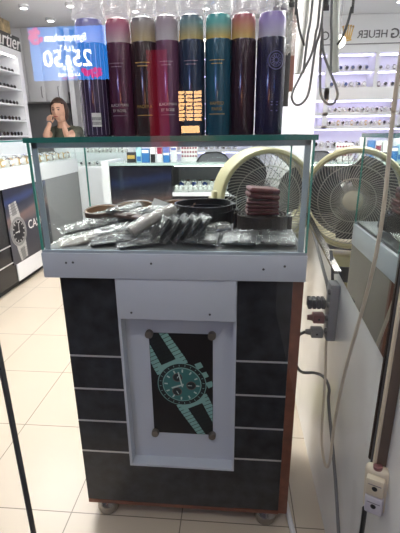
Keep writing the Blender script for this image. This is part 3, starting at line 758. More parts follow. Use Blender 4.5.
gp = MB().poly([(LX+1.88, -1.1, .885), (LX+1.88, 1.2, .885), (LX+1.88, 1.2, 1.08), (LX+1.88, -1.1, 1.08)]).build('glass_pane', M['case_glass'], LC)
MB().poly([(-.22, -1.1, 1.082), (LX+1.88, -1.1, 1.082), (LX+1.88, 1.2, 1.082), (-.22, 1.2, 1.082)]).build('glass_top', M['case_glass'], LC)
lb('glass_edge', (LX-.002, LX+.004, 1.9, 4.2, 1.076, 1.086), M['teal_edge'])
lb('back_board', (-2.1, -2.09, 1.9, 4.2, .89, 1.08), M['white'])
for y in (2.3, 3.35, 4.19): lb('post', (LX-.008, LX-.001, y, y+.008, .885, 1.078), M['silver'])
# printed poster: night planet picture, steel watch, white lettering
def planet_mat(axis_u, u0, u1, z0, z1, dim=1.):
    m, nt, b, out = _pr('planet_print'); L = nt.links.new
    tc = nt.nodes.new('ShaderNodeTexCoord'); sp = nt.nodes.new('ShaderNodeSeparateXYZ'); L(tc.outputs['Object'], sp.inputs[0])
    a = nt.nodes.new('ShaderNodeMath'); a.operation = 'MULTIPLY_ADD'; L(sp.outputs[axis_u], a.inputs[0]); a.inputs[1].default_value = -.10; L(sp.outputs[2], a.inputs[2])
    n = nt.nodes.new('ShaderNodeTexNoise'); n.inputs['Scale'].default_value = 4; L(tc.outputs['Object'], n.inputs['Vector'])
    a2 = nt.nodes.new('ShaderNodeMath'); a2.operation = 'MULTIPLY_ADD'; L(n.outputs['Fac'], a2.inputs[0]); a2.inputs[1].default_value = .07; L(a.outputs[0], a2.inputs[2])
    mr_ = nt.nodes.new('ShaderNodeMapRange'); mr_.inputs['From Min'].default_value = z0; mr_.inputs['From Max'].default_value = z1; L(a2.outputs[0], mr_.inputs['Value'])
    r = nt.nodes.new('ShaderNodeValToRGB'); L(mr_.outputs[0], r.inputs[0])
    st = [(0, (.045, .045, .055)), (.55, (.04, .042, .06)), (.62, (.13, .09, .09)), (.70, (.17, .11, .10)), (.76, (.05, .05, .07)), (.86, (.012, .016, .035)), (.93, (.02, .04, .14)), (1, (.01, .012, .03))]
    for i, (p, c) in enumerate(st):
        e = r.color_ramp.elements[i] if i < 2 else r.color_ramp.elements.new(1); e.position = p; e.color = (c[0]*dim, c[1]*dim, c[2]*dim, 1)
    L(r.outputs[0], b.inputs['Base Color']); b.inputs['Roughness'].default_value = .3
    return m
wm = {'light': 1, 'dark': 2, 'dial': 3, 'sub': 3, 'mark': 4, 'mark2': 1}
A = Art((LX+1.88+.003, -.26, .187), (0, 1, 0), (0, 0, 1), (1, 0, 0))
A.poly([(0, 0), (.68, 0), (.68, .565), (0, .565)], 0, 0)
watch_art(A, .135, .235, .115, math.radians(98), wm, False, 1.9, .5)
lp = A.mb.build('watch_poster', [planet_mat(1, 0, 0, .187, .755), mat('print_steel', (.42, .41, .4), .3), mat('print_steel_dark', (.2, .2, .2), .3), mat('print_black_dial', (.012, .012, .015), .3), mat('print_white', (.7, .7, .68), .3)], LC)  # darker steel print for the middle links and bezel ring
tag(lp, 'poster of a steel wristwatch against a planet horizon')
text_mb('CASIO', .1, Matrix.Translation((LX+1.88+.008, .02, .435)) @ Matrix.Rotation(PI/2, 4, 'Z') @ Matrix.Rotation(PI/2, 4, 'X'), M['whiteprint'], 'lettering', LC, align='LEFT', ext=.001, space=1.05)
# goods inside the left run
for k in range(26):
    y = 2.62+k*.062
    put_watch('gold' if k % 3 else 'leather', -1.71-.02*(k % 2), y, .8925, PI/2+R.uniform(-.25, .25), 'small gilt wristwatch on a cushion, front row inside the left wall counter', 'watches in the left wall counter', 1.15)
for k in range(20):
    put_watch('steel' if k % 2 else 'pale', -1.86, 2.66+k*.078, .8925, PI/2+R.uniform(-.2, .2), 'small steel wristwatch on a cushion, rear row inside the left wall counter', 'watches at the rear of the left wall counter', 1.25)

# corner counter closing the run, in front of the person
CC = empty('corner_counter', (-1.62, 4.45, 0), 'white counter with a glass top turning the corner in front of the person', 'display counter')
def cb(name, b, m, bev=0.): return MB().box(b[0]+1.62, b[1]+1.62, b[2]-4.45, b[3]-4.45, b[4], b[5], bev).build(name, m, CC)
cb('body', (-2.1, -1.15, 4.215, 4.7, .05, .755), M['white']); cb('kick_board', (-2.08, -1.17, 4.23, 4.68, 0, .05), M['black'])
cb('white_band', (-2.1, -1.14, 4.205, 4.71, .755, .80), M['white']); cb('deck', (-2.08, -1.15, 4.22, 4.70, .80, .806), M['white'])
MB().poly([(-.03-.0, -.24, .806), (.47, -.24, .806), (.47, -.24, 1.06), (-.03, -.24, 1.06)]).build('glass_pane', M['case_glass'], CC)
MB().poly([(-.48, -.24, 1.062), (.48, -.24, 1.062), (.48, .25, 1.062), (-.48, .25, 1.062)]).build('glass_top', M['case_glass'], CC)
cb('glass_edge', (-1.64, -1.14, 4.202, 4.208, 1.056, 1.066), M['teal_edge'])
cb('back_board', (-2.1, -1.15, 4.695, 4.705, .806, 1.06), M['white'])
cb('light_strip', (-2.05, -1.2, 4.66, 4.68, 1.04, 1.05), M['led_white'])
cb('glass_shelf', (-2.05, -1.16, 4.45, 4.66, .925, .931), M['case_glass'])
for k in range(11):
    put_watch('pale' if k % 2 else 'steel', -1.63+k*.043, 4.29, .8065, R.uniform(-.2, .2), 'small pale wristwatch on a cushion, lower row inside the corner counter', 'watches low in the corner counter', .85)
for k in range(11):
    put_watch('pale' if k % 3 else 'leather', -1.63+k*.043, 4.52, .9315, R.uniform(-.2, .2), 'small pale wristwatch on the glass shelf inside the corner counter', 'watches on the shelf of the corner counter', .85)

# centre counter behind the case
XC = empty('centre_counter', (-.5, 3.7, 0), 'low black counter behind the glass case with a lit niche of pale watches', 'display counter')
def xb(name, b, m, bev=0.): return MB().box(b[0]+.5, b[1]+.5, b[2]-3.7, b[3]-3.7, b[4], b[5], bev).build(name, m, XC)
xb('body', (-1.09, -.54, 3.5, 3.95, .03, .862), M['blackgloss']); xb('lower_body', (-.54, .12, 3.5, 3.95, .03, .60), M['blackgloss']); xb('kick_board', (-1.07, .1, 3.53, 3.93, 0, .03), M['black'])
xb('end_column', (-1.155, -1.092, 3.49, 3.95, 0, .9), M['white'])
xb('niche_deck', (-.54, .12, 3.495, 3.95, .60, .632), M['white']); xb('niche_back', (-.54, .12, 3.93, 3.95, .632, .862), M['midgrey'])
xb('top', (-1.09, .125, 3.49, 3.96, .862, .884), mat('counter_glass_top', (.45, .55, .53), .12))
xb('light_strip', (-.52, .1, 3.53, 3.545, .852, .860), M['led_white']); xb('post', (.105, .12, 3.5, 3.515, .632, .862), M['silver'])
MB().poly([(-.04, -.2, .632), (.62, -.2, .632), (.62, -.2, .862), (-.04, -.2, .862)]).build('glass_pane', M['case_glass'], XC)
A = Art((-1.085+.5, 3.4985-3.7, .24), (1, 0, 0), (0, 0, 1), (0, -1, 0))
A.poly([(0, 0), (.54, 0), (.54, .61), (0, .61)], 0, 0)
lp = A.mb.build('dark_poster', [planet_mat(0, 0, 0, .10, .86, .4)], XC)
for k in range(15):
    put_watch('pale', -.51+k*.042, 3.56, .6325, R.uniform(-.2, .2), 'pale wristwatch on a cushion, front row of the lit niche behind the case', 'watches in the lit niche', 1.0)
for k in range(11):
    put_watch('leather' if k % 2 else 'blue', -.48+k*.055, 3.74, .6325, R.uniform(-.2, .2), 'dark faced wristwatch standing at the rear of the lit niche', 'watches at the rear of the lit niche', 1.5)
TC = .8845
def carton(x, y, w, d, h, m, label, band=None, bm=None):
    t = empty('perfume_box', (x, y, TC), label, 'box', 'boxes on the centre counter', R.uniform(-.08, .08))
    MB().box(-w/2, w/2, -d/2, d/2, 0, h, .002).build('carton', m, t)
    if band: MB().box(-w/2+.004, w/2-.004, -d/2-.001, -d/2+.001, band[0], band[1]).build('printed_label', bm, t)
    return t
carton(-.915, 3.62, .075, .05, .085, M['black'], 'small black box with gold print on the black counter', (.03, .06), M['gold'])
carton(-.84, 3.60, .045, .05, .13, M['tealcard'], 'pale teal slim box beside the small black box', (.01, .05), M['blue'])
carton(-.775, 3.58, .068, .05, .115, M['blue'], 'wide blue box on the black counter', (.08, .105), M['whiteprint'])
carton(-.712, 3.58, .048, .05, .16, M['paper'], 'white box with a black foot between two blue boxes', (.0, .07), M['black'])
carton(-.655, 3.60, .05, .05, .16, M['paper'], 'white box with a maroon label on the black counter', (.07, .125), M['maroon'])
carton(-.594, 3.58, .056, .05, .165, M['blue'], 'tall narrow blue box with white print', (.06, .08), M['whiteprint'])
carton(-.535, 3.62, .05, .05, .19, M['paper'], 'tallest white box at the right end of the row of boxes', (.1, .12), M['blue'])
t = empty('lipstick_rack', (-.405, 3.68, TC), 'white card rack of small dark red lipsticks on the counter', 'rack')
MB().box(-.075, .075, -.01, .02, 0, .14, .003).build('card', M['paper'], t)
for r_ in range(3):
    for c_ in range(6): MB().lathe([(0, .006), (.008, .006), (.009, 0)], 10, XZ(-.06+c_*.024, -.010, .045+r_*.035)).build('lipstick', M['maroon'], t)
t = empty('mesh_bag', (-.19, 3.70, TC), 'dark grey mesh dome on the counter right of the boxes', 'bag')
pr = [(x, .078*(1-abs(x/.145)**3.2)) for x in [-.145+.29*k/24 for k in range(25)]]
v = [(x, y, z) for y in (-.06, .06) for x, z in [(-.145, 0)]+pr+[(.145, 0)]]; n = len(v)//2
MB().add(v, [tuple(range(n-1, -1, -1)), tuple(range(n, 2*n))]+[(i, i+1, n+i+1, n+i) for i in range(n-1)]).build('shell', mat('grey_mesh', (.09, .09, .1), .6, var=.5, scale=120), t)
MB().tube([(x, -.062, z) for x, z in pr], .006, 8).build('piping', M['black'], t)

# ------------------------------------------------------------------ white display wall at the back with lit niches
BW = empty('display_wall', (-.8, 5.15, 0), 'white display wall with lit niches and dark shop lettering on top', 'display cabinet')
def bb(name, b, m, bev=0.): return MB().box(b[0]+.8, b[1]+.8, b[2]-5.15, b[3]-5.15, b[4], b[5], bev).build(name, m, BW)
Y0, Y1 = 5.0, 5.29
bb('back_panel', (-1.78, .28, Y1-.012, Y1, 0, 2.06), M['white'])
xs = [(-1.95, -1.69), (-1.02, -.985), (-.52, -.5), (.22, .28)]
for a, b in ((-1.78, -1.69), (.2, .28)): bb('upright', (a, b, Y0, Y1-.012, 0, 2.06), M['white'])
bb('header', (-1.69, .2, Y0, Y1-.012, 1.935, 2.06), M['white'])
bb('divider', (-1.025, -.985, Y0, Y1-.012, 1.59, 1.935), M['white']); bb('divider', (-.515, -.46, Y0, Y1-.012, 1.15, 1.935), M['white'])
bb('filler', (-1.69, .2, Y0, Y1-.012, 1.46, 1.59), M['white']); bb('filler', (-1.69, -1.30, Y0, Y1-.012, 1.15, 1.46), M['white'])
for z in (1.295, 1.15, .90, .60, .3, .0): bb('shelf', (-1.69, .2, Y0, Y1-.012, z, z+.035), M['white'])
bb('shelf', (-1.69, .2, Y0+.02, Y1-.012, 1.755, 1.765), M['case_glass'] if 0 else M['white'])
for z, a, b in ((1.925, -1.66, .17), (1.745, -1.66, .17), (1.45, -1.28, .17), (1.285, -1.28, .17), (1.14, -1.66, .17), (.89, -1.66, .17)):
    bb('light_strip', (a, b, Y0+.12, Y0+.14, z-.001, z+.0085), M['led_violet'])
bb('fascia', (-1.78, .28, Y0-.012, Y0, 2.012, TOP-.004), M['white'])
bb('fascia_line', (-1.78, .28, Y0-.016, Y0-.012, 2.012, 2.022), M['midgrey'])
lt = mat('dark_letter', (.07, .07, .075), .4)
text_mb('TAG', .13, XZ(-1.10+.8, Y0-.016-5.15, 2.105), lt, 'lettering', BW, ext=.004, align='RIGHT', bold=.01)
text_mb('HEUER', .105, XZ(-1.075+.8, Y0-.016-5.15, 2.105), lt, 'lettering', BW, ext=.004, align='LEFT')
text_mb('ROLEX', .12, XZ(-.54+.8, Y0-.016-5.15, 2.10), lt, 'lettering', BW, ext=.004, align='LEFT')
mb = MB()                                                              # five-pointed gilt crown emblem
cx, cz, yy = -.655+.8, 2.095, Y0-.016-5.15
for k in range(5):
    a = (k-2)*.2; tx, tz = cx+math.sin(a)*.13*1.05, cz-.03+math.cos(a)*.13
    mb.add([(cx-.038+k*.016, yy, cz-.03), (cx-.026+k*.016+.006, yy, cz-.03), (tx+.005, yy, tz), (tx-.005, yy, tz)], [(0, 1, 2, 3)]); mb.sphere((tx, yy, tz), .011, 10)
mb.tube([(cx-.042, yy, cz-.035), (cx, yy, cz-.042), (cx+.042, yy, cz-.035)], .008, 8, sub=4)
mb.build('crown_emblem', M['goldm'], BW)
def row_w(kinds, x0, x1, n, y, z, lab, grp, s=1.):
    for k in range(n): put_watch(kinds[k % len(kinds)], x0+(x1-x0)*k/(n-1), y, z, R.uniform(-.25, .25), lab, grp, s)
row_w(['steel', 'pale', 'leather'], -1.24, -.56, 14, 5.10, 1.3305, 'wristwatch in the upper long niche of the white display wall', 'watches in the upper long niche', 1.05)
row_w(['pale', 'steel', 'gold'], -1.24, -.56, 14, 5.10, 1.1855, 'wristwatch in the lower long niche of the white display wall', 'watches in the lower long niche', 1.05)
row_w(['blue', 'steel'], -.92, -.56, 6, 5.12, 1.7655, 'wristwatch on the upper shelf of the small square niche', 'watches in the square niche', 1.2)
row_w(['pale', 'blue'], -.92, -.56, 6, 5.12, 1.5905, 'wristwatch on the floor of the small square niche', 'watches on the floor of the square niche', 1.3)
row_w(['pale', 'steel', 'leather'], -1.6, -1.08, 8, 5.12, 1.7655, 'wristwatch on the upper shelf of the wide niche', 'watches in the wide niche', 1.1)
row_w(['steel', 'leather', 'steel'], -1.6, -1.08, 8, 5.12, 1.5905, 'wristwatch on the floor of the wide niche', 'watches on the floor of the wide niche', 1.2)
row_w(['pale', 'steel', 'leather'], -.92, .0, 14, 5.10, .9355, 'wristwatch on the white shelf seen through the glass case', 'watches on the shelf behind the case', 1.4)
row_w(['pale', 'pale', 'gold'], -.95, .1, 12, 5.10, .6355, 'wristwatch on the white shelf low behind the counter boxes', 'watches on the low back shelf', 1.3)

# ------------------------------------------------------------------ left wall shelving with sunglasses
SX = -2.2
SH = empty('wall_shelving', (-2.45, 3.5, 0), 'tall white shelving on the left wall with rows of sunglasses under a black sign', 'shelving')
def sb(name, b, m): return MB().box(b[0]+2.45, b[1]+2.45, b[2]-3.5, b[3]-3.5, b[4], b[5]).build(name, m, SH)
sb('back_panel', (-2.69, -2.67, 2.4, 4.40, 0, 1.93), M['white']); sb('side_panel', (-2.67, SX, 4.33, 4.40, 0, 1.93), M['white']); sb('side_panel', (-2.67, SX, 2.4, 2.46, 0, 1.93), M['white'])
sb('top_panel', (-2.67, SX, 2.46, 4.33, 1.87, 1.93), M['white']); sb('base_cabinet', (-2.67, SX, 2.46, 4.33, 0, 1.0), M['white'])
SZ = (1.12, 1.27, 1.42, 1.57, 1.72)
for z in SZ: sb('shelf', (-2.67, SX+.0, 2.46, 4.33, z-.012, z), M['white'])
sb('light_strip', (SX-.03, SX-.015, 2.5, 4.3, 1.862, 1.87), M['led_white'])
sgn = empty('black_sign', (-2.24, 3.9, 1.931), 'black sign board with pale script lettering on top of the shelving', 'sign')
MB().box(-.02, .04, -.8, .52, 0, .13, .004).build('board', M['black'], sgn)
text_mb('Cartier', .19, Matrix.Translation((.042, .50, .065)) @ Matrix.Rotation(PI/2, 4, 'Z') @ Matrix.Rotation(PI/2, 4, 'X'), M['whiteprint'], 'lettering', sgn, shear=.35, ext=.002, align='RIGHT')
t = empty('gilt_box', (-2.38, 4.14, 2.085), 'patterned gilt box standing on the black sign board', 'box')
t.location = (-2.42, 4.0, 1.931)
MB().box(-.12, .12, -.5, .46, 0, .29, .006).build('carton', mat('gilt_card', (.5, .38, .2), .35, .2, var=.6, scale=14), t)
sp = make_specs(); first = True
rows = ['lowest', 'second', 'middle', 'fourth', 'top']
for ri, z in enumerate(SZ):
    for k, y in enumerate((3.36, 3.52, 3.68, 3.84, 3.98, 4.12, 4.25)):
        o = sp if first else copy_tree(sp); first = False
        o.location = (-2.25, y, z+.0005); o.rotation_euler = (0, 0, PI/2); o.scale = (.9, .9, .9)
        tag(o, 'dark sunglasses on the %s shelf of the left shelving' % rows[ri], 'sunglasses', 'sunglasses on the %s shelf' % rows[ri])

# wall cupboard, grey recess and door strip behind the person
CP = empty('wall_cupboard', (-2.32, 5.2, 1.5), 'white wall cupboard with plain doors above the person', 'cupboard')
MB().box(-.36, .26, -.16, .099, 0, .795).build('body', M['white'], CP)
for k in range(3):
    d = MB().box(-.355+k*.205, -.155+k*.205, -.18, -.161, .006, .79, .002).build('door', M['white'], CP)
    MB().tube([(-.19+k*.205, -.183, .05), (-.19+k*.205, -.20, .06), (-.19+k*.205, -.20, .16), (-.19+k*.205, -.183, .17)], .005, 6).build('handle', M['midgrey'], d)
struct('trim_1', MB().box(-2.69, -2.07, 5.27, 5.299, 0, 1.5), M['greyboard'], 'grey wall panel behind the person', 'wall panel')
struct('trim_2', MB().box(-2.055, -2.02, 5.2, 5.299, 0, 1.62), M['black'], 'black upright strip beside the person', 'door frame')
struct('trim_3', MB().box(-2.02, -1.955, 5.15, 5.299, 0, TOP), M['white'], 'white upright strip beside the black one', 'door frame')

# ------------------------------------------------------------------ the person leaning on the corner counter
def skin_mesh(name, verts, edges, rad, sub=2):
    me = bpy.data.meshes.new(name); me.from_pydata(verts, edges, []); o = bpy.data.objects.new(name, me); C.objects.link(o)
    md = o.modifiers.new('s', 'SKIN'); o.modifiers.new('u', 'SUBSURF').levels = sub; o.modifiers['u'].render_levels = sub
    for i, r in enumerate(rad): me.skin_vertices[0].data[i].radius = r if isinstance(r, tuple) else (r, r)
    me.skin_vertices[0].data[0].use_root = True
    md.use_smooth_shade = True
    e = o.evaluated_get(bpy.context.evaluated_depsgraph_get()); out = bpy.data.meshes.new_from_object(e)
    bpy.data.objects.remove(o); bpy.data.meshes.remove(me); return out
PO = Vector((-2.0, 4.9, 0))
def person():
    P = empty('person', PO, 'person with a brown bob and olive top leaning on a counter, hands at the chin', 'person')
    V = []; E = []; Rr = []
    def v(x, y, z, r, p=None):
        V.append((x, y, z)); Rr.append(r)
        if p is not None: E.append((p, len(V)-1))
        return len(V)-1
    pel = v(0, .06, .86, (.15, .11)); ab = v(0, .03, .98, (.125, .095), pel); ch = v(0, -.04, 1.11, (.14, .10), ab); nb = v(0, -.10, 1.20, (.07, .06), ch); nk = v(0, -.135, 1.265, .048, nb); hd = v(0, -.16, 1.33, .05, nk)
    arms = []
    for s, ex, hx in ((-1, -.125, -.088), (1, .125, .082)):
        sh = v(s*.155, -.05, 1.165, .056, ch); el = v(ex, -.335, 1.105, .038, sh); fm = v((ex+hx)/2, -.315, 1.165, .034, el); wr = v(hx, -.285, 1.222, .024, fm); pa = v(hx*.98, -.262, 1.262, (.03, .018), wr)
        arms.append((s, Vector(V[pa])))
        hp = v(s*.085, .07, .82, .1, pel); kn = v(s*.10, .05, .46, .06, hp); an = v(s*.10, .09, .08, .04, kn); v(s*.11, -.05, .035, .034, an)
    me = skin_mesh('person_body', V, E, Rr)
    b = bmesh.new(); b.from_mesh(me)
    for s, c in arms:                                                  # five separate fingers, curled along the cheek
        for k in range(5):
            dx = (k-1.8)*.015
            base = c+Vector((dx*.8, 0, .012)); L_ = (.05, .062, .066, .06, .046)[k]
            if k == 0 and s > 0 or k == 4 and s < 0: pass
            lean = -s*.006
            if k == 4: pts = [c+Vector((s*-.022, .004, -.006)), c+Vector((s*-.04, .008, .018)), c+Vector((s*-.046, .012, .04))]
            else: pts = [base, base+Vector((dx*.2+lean, -.006, L_*.45)), base+Vector((dx*.25+lean*2, .002, L_*.8)), base+Vector((dx*.25+lean*3, .012, L_))]
            mb = MB().tube(pts, [.0085, .008, .007, .006], 8, sub=3)
            m2 = mb.mesh('f', []); b.from_mesh(m2); bpy.data.meshes.remove(m2)
    # head: shaped skull with brow, nose, lips, chin, ears
    hb = bmesh.new(); bmesh.ops.create_uvsphere(hb, u_segments=40, v_segments=28, radius=1)
    for q in hb.verts:
        x, y, z = q.co
        w = .084*(1-.16*max(0, -z)**1.5); d = .098; h = .118
        X, Y, Z = x*w, y*d, z*h
        if y < 0:
            g = lambda cx_, cz_, sx_, sz_: math.exp(-((x-cx_)/sx_)**2-((z-cz_)/sz_)**2)
            Y -= .026*g(0, -.18, .13, .22)+.006*g(0, -.56, .3, .09)+.010*g(0, -.86, .32, .16)+.006*g(0, .2, .6, .1)
            Y += .010*(g(.38, .02, .2, .12)+g(-.38, .02, .2, .12))
        q.co = Vector((X, Y-.175, Z+1.385))
    m2 = bpy.data.meshes.new('h'); hb.to_mesh(m2); hb.free(); b.from_mesh(m2); bpy.data.meshes.remove(m2)
    for s in (-1, 1):
        e = MB().sphere((s*.08, -.165, 1.375), 1, 12, sc=(.012, .02, .032)); m2 = e.mesh('e', []); b.from_mesh(m2); bpy.data.meshes.remove(m2)
    b.to_mesh(me); b.free(); me.materials.clear(); me.materials.append(M['skin'])
    body = bpy.data.objects.new('body', me); C.objects.link(body); body.parent = P
    rm = body.modifiers.new('r', 'REMESH'); rm.mode = 'VOXEL'; rm.voxel_size = .0055; rm.use_smooth_shade = True
    # features
    for s in (-1, 1):
        MB().sphere((s*.030, -.262, 1.389), 1, 12, sc=(.013, .007, .0065)).build('eye', M['black'], P)
        MB().tube([(s*.014, -.272, 1.408), (s*.03, -.274, 1.413), (s*.046, -.262, 1.408)], .0035, 6, sub=3).build('eyebrow', M['hair'], P)
    MB().sphere((0, -.281, 1.319), 1, 12, sc=(.024, .007, .0075)).build('mouth', M['lips'], P)
    # hair: a bob shell open at the face
    hb = bmesh.new(); bmesh.ops.create_uvsphere(hb, u_segments=48, v_segments=32, radius=1)
    dele = []
    for q in hb.verts:
        x, y, z = q.co
        a = math.atan2(x, -y)                                          # 0 = face
        if z < -.72: dele.append(q)
        elif z < .50-.22*abs(a)+.14*math.sin(a*1.3+.4) and abs(a) < 1.12: dele.append(q)
        zz_ = z*.132 if z > -.1 else -.0132+(z+.1)*.16
        k = 1+.03*noise.noise((x*8, y*8, z*2))+.018*math.sin(22*a+2*z)*(1-abs(z))**.3
        wid = .097 if z > 0 else .097+.014*min(1, -z*1.3)
        q.co = Vector((x*wid*k, y*.114*k-.165, zz_+1.395))
    bmesh.ops.delete(hb, geom=dele, context='VERTS')
    m2 = bpy.data.meshes.new('hair'); hb.to_mesh(m2); hb.free(); m2.materials.append(M['hair'])
    for p in m2.polygons: p.use_smooth = True
    ho = bpy.data.objects.new('hair', m2); C.objects.link(ho); ho.parent = P
    sd = ho.modifiers.new('s', 'SOLIDIFY'); sd.thickness = .012; sd.offset = -1
    # clothes follow the body
    V2 = [(0, .06, .80), (0, .03, .97), (0, -.04, 1.11), (0, -.10, 1.20), (0, -.12, 1.232)]; E2 = [(0, 1), (1, 2), (2, 3), (3, 4)]; R2 = [(.165, .13), (.145, .115), (.15, .118), (.085, .075), (.056, .056)]
    for s, ex in ((-1, -.13), (1, .145)):
        i = len(V2); V2 += [(s*.158, -.05, 1.165), ((s*.158+ex)/2, -.15, 1.142), (ex*1.03, -.235, 1.122)]; E2 += [(2, i), (i, i+1), (i+1, i+2)]; R2 += [.066, .057, .054]
    tm = skin_mesh('top', V2, E2, R2); tm.materials.clear(); tm.materials.append(M['olive'])
    to = bpy.data.objects.new('olive_top', tm); C.objects.link(to); to.parent = P
    V3 = [(0, .06, .9), (0, .06, .84)]; E3 = [(0, 1)]; R3 = [(.16, .13), (.17, .135)]
    for s in (-1, 1):
        i = len(V3); V3 += [(s*.09, .07, .78), (s*.10, .05, .46), (s*.10, .085, .1)]; E3 += [(1, i), (i, i+1), (i+1, i+2)]; R3 += [.115, .075, .06]
    tm = skin_mesh('trousers', V3, E3, R3); tm.materials.clear(); tm.materials.append(M['denim'])
    to = bpy.data.objects.new('trousers', tm); C.objects.link(to); to.parent = P
    return P
person()

# ------------------------------------------------------------------ lamps
def spot(x, y, lab):
    t = empty('ceiling_spotlight', (x, y, TOP-.03), lab, 'light', 'ceiling spotlights')
    MB().lathe([(.03, .0299), (.05, .0299), (.05, .004), (.045, 0), (.036, 0), (.03, .012)], 28, caps=False).build('rim', M['white'], t)
    MB().lathe([(0, .008), (.036, .008)], 24, caps=False).build('lamp', emis('spot_lamp', (1, .97, .93), 25.) if 'spot_lamp' not in bpy.data.materials else bpy.data.materials['spot_lamp'], t)
spot(-2.03, 4.25, 'bright ceiling spotlight at the upper left, nearest the sunglasses shelving')
spot(-1.57, 4.25, 'bright ceiling spotlight above the blue sale sign reflection')
spot(-1.98, 4.72, 'bright ceiling spotlight farthest back, behind the blue sign')
spot(-1.0, 4.5, 'ceiling spotlight in front of the white display wall'); spot(-.3, 4.5, 'ceiling spotlight near the right end of the display wall')
pd = empty('pendant_lamp', (-.245, 3.5, 1.74), 'small round pendant lamp reflected in the mirror', 'lamp')
MB().sphere((0, 0, .03), .045, 20).build('globe', M['globe'], pd)
MB().tube([(0, 0, .075), (0, 0, TOP-.02-1.74)], .004, 6).build('cord', M['midgrey'], pd); MB().lathe([(0, 0), (.05, 0), (.05, .018), (0, .018)], 20, Matrix.Translation((0, 0, TOP-.0185-1.74))).build('ceiling_rose', M['midgrey'], pd)

def panel(x, y, z, sx, sy, s, name, lab, col=(1, .985, .96)):  # glowing panels added out of view as the main light
    t = empty(name, (x, y, z), lab, 'light', 'added light panels out of view')
    MB().box(-sx/2-.02, sx/2+.02, -sy/2-.02, sy/2+.02, .006, .03).build('frame', M['white'], t)
    MB().box(-sx/2, sx/2, -sy/2, sy/2, 0, .0055).build('diffuser', emis('diffuser_%d' % len(bpy.data.materials), col, s), t)
panel(-.9, 1.7, TOP-.031, .6, .6, 30, 'added_light_panel', 'added square light panel out of view over the glass case')
for px_ in (-1.55, -.55):
    panel(px_, 2.75, 2.08, .5, .5, 15, 'added_light_panel', 'added hanging light panel out of view, also brightening the ceiling')
    t_ = bpy.data.objects[[o.name for o in bpy.data.objects if o.name.startswith('added_light_panel')][-1]] if 0 else [o for o in C.objects if o.name.startswith('added_light_panel')][-1]
    MB().box(-.24, .24, -.24, .24, .0305, .036).build('added_uplight', emis('added_uplight_%d' % len(bpy.data.materials), (1, .985, .96), 17), t_)  # upward glow added to the hanging panels to brighten the ceiling
    for q in (-.2, .2): MB().tube([(q, 0, .036), (q, 0, TOP-2.081)], .002, 6).build('suspension_wire', M['steel'], t_)
panel(-.1, 2.5, TOP-.031, .5, .5, 26, 'added_light_panel', 'added square light panel out of view near the mirror wall')
# the walkway outside the window
struct('ceiling_2', MB().box(-3.2, 2.0, -3.2, .60, 2.75, 2.8), M['ceil'], 'ceiling of the walkway outside the shop window', 'ceiling')
struct('wall_front', MB().box(-3.2, 2.0, -3.2, -3.1, 0, 2.75), mat('walkway_wall', (.12, .12, .13), .6), 'dark wall across the walkway facing the window', 'wall')
panel(-.5, -.5, 2.71, 1.0, .6, 8, 'added_light_panel', 'added light panel outside the window for the counter front')  # added behind the camera to light the counter front

# lit sale screen across the walkway: the window shows it mirror-wise
sx0, sx1, sz0, sz1 = -1.71, -1.06, 1.56, 1.958; SY = -2.36
sc = empty('sale_screen', ((sx0+sx1)/2, SY, sz0), 'lit blue sale sign with white lettering, mirrored in the shop window', 'sign')
cxs = (sx0+sx1)/2
def blue_screen():
    m = bpy.data.materials.new('screen_blue'); m.use_nodes = True; nt = m.node_tree; nt.nodes.clear(); L = nt.links.new
    o = nt.nodes.new('ShaderNodeOutputMaterial'); e = nt.nodes.new('ShaderNodeEmission'); e.inputs['Strength'].default_value = 8.5
    e.inputs['Color'].default_value = (.03, .31, 1.0, 1); L(e.outputs[0], o.inputs[0]); return m
SW, SHh = sx1-sx0, sz1-sz0
MB().box(-SW/2-.01, SW/2+.01, -.06, -.004, -.01, SHh+.01).build('housing', M['black'], sc)
MB().box(-SW/2, SW/2, -.004, 0, 0, SHh).build('screen', blue_screen(), sc)
MB().lathe([(0, 0), (.2, 0), (.2, .02), (.03, .03), (.03, sz0-.01), (0, sz0-.01)], 24, Matrix.Translation((0, -.03, -sz0))).build('stand', M['black'], sc)
wem = emis('screen_white', (1, 1, 1), 26.); pem = emis('screen_pink', (1, .06, .36), 9.)
def stx(s, size, x, z, m=wem, ext=.0005): # faces +Y, so it reads correctly from the window side
    return text_mb(s, size, Matrix.Translation((x, .002, z)) @ Matrix.Rotation(PI, 4, 'Z') @ Matrix.Rotation(PI/2, 4, 'X'), m, 'lettering', sc, ext=ext, bold=.012)
TX = -.015
stx('Symposium', .078, TX, SHh*.80); stx('FLAT', .06, TX, SHh*.60); stx('25', .175, TX+.125, SHh*.40); stx('50', .175, TX-.125, SHh*.40); stx('&', .10, TX, SHh*.37); stx('OFF', .06, TX, SHh*.205)
stx('STOREWIDE', .034, TX, SHh*.10); stx('THIS WEEK', .026, TX, SHh*.04, pem)
mb = MB()
for k in range(26):
    rr = random.Random(k); a = rr.uniform(0, 2*PI); d = rr.uniform(0, .05); c = (-SW/2+.055+d*math.cos(a)*1.1, SHh*.83+d*math.sin(a)*1.2)
    mb.poly([(c[0]+.018*math.cos(q), .0012+k*.00002, c[1]+.014*math.sin(q)) for q in [2*PI*j/8 for j in range(8)]])
for k in range(14):
    rr = random.Random(100+k); c = (SW/2-.17+rr.uniform(-.05, .1), .04+rr.uniform(-.02, .04))
    mb.poly([(c[0]+.02*math.cos(q), .0012+k*.00002, c[1]+.022*math.sin(q)) for q in [2*PI*j/8 for j in range(8)]])
mb.build('pink_splash', pem, sc)
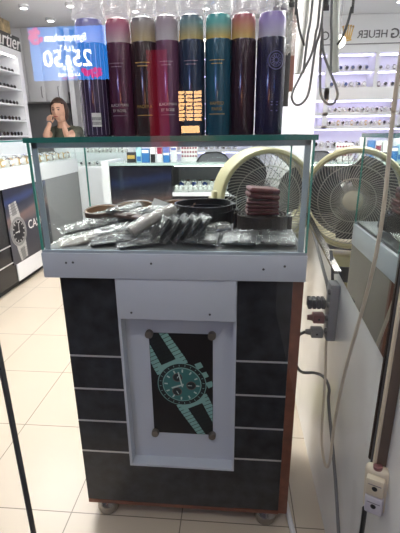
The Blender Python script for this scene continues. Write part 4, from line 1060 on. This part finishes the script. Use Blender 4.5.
# warm lit shelf rack across the walkway
ws = empty('lit_shelf', (-.395, -2.4, 0), 'warm lit rack of orange boxes across the walkway, mirrored in the window', 'shelf')
MB().box(-.12, .12, -.1, -.09, 0, 1.55).build('back_panel', M['darkgrey'], ws)
warm = emis('warm_glow', (1, .55, .24), 17)
for k in range(8):
    z = 1.22+k*.031; MB().box(-.1, .1, -.1, -.06, z, z+.006).build('shelf', M['wood'], ws); MB().box(-.1, .1, -.085, -.08, z+.007, z+.030).build('light_panel', warm, ws)
for k in range(2): MB().box(-.04+k*.07, -.035+k*.07, -.08, 0, 1.22, 1.47).build('divider', M['wood'], ws)
MB().box(-.08, .08, -.085, -.08, 1.125, 1.185).build('light_panel', warm, ws)

rb = empty('red_tint_sheet', (-.66, -2.42, 0), 'added glowing red sheet across the walkway, tinting the canisters by reflection', 'glowing sheet')  # unseen glowing sheet added so its reflection reddens the canisters
MB().box(-.085, .085, -.012, 0, .95, 1.78).build('sheet', emis('red_glow', (1, .03, .09), 1.3), rb)
MB().tube([(0, -.02, .01), (0, -.02, 1.78)], .008, 8).build('pole', M['midgrey'], rb); MB().box(-.15, .15, -.1, .06, 0, .02, .004).build('base', M['midgrey'], rb)

# ------------------------------------------------------------------ world, camera, view
w = bpy.data.worlds.new('World'); bpy.context.scene.world = w; w.use_nodes = True
bg = w.node_tree.nodes['Background']; bg.inputs[0].default_value = (.85, .9, 1, 1); bg.inputs[1].default_value = .08

cam = bpy.data.cameras.new('Camera'); co = bpy.data.objects.new('Camera', cam); C.objects.link(co)
pitch, yaw, roll, H = map(float, (18.4, 5.0, .7, 1.12))
p, y_, r = map(math.radians, (pitch, yaw, roll))
fw = Vector((-math.sin(y_)*math.cos(p), math.cos(y_)*math.cos(p), -math.sin(p))); rt = Vector((math.cos(y_), math.sin(y_), 0)); up = rt.cross(fw)
Rt = rt*math.cos(r)-up*math.sin(r); Up = up*math.cos(r)+rt*math.sin(r)
mx = Matrix((Rt, Up, -fw)).transposed().to_4x4(); mx.translation = (0, 0, H)
co.matrix_world = mx
cam.sensor_fit = 'VERTICAL'; cam.sensor_height = 24; cam.lens = 24*400/533; cam.clip_start = .02
s = bpy.context.scene; s.camera = co
s.view_settings.view_transform = 'Standard'; s.view_settings.look = 'None'; s.view_settings.gamma = 1; s.view_settings.use_curve_mapping = False
s.view_settings.exposure = .3
s.cycles.max_bounces = 14; s.cycles.transparent_max_bounces = 40; s.cycles.glossy_bounces = 6
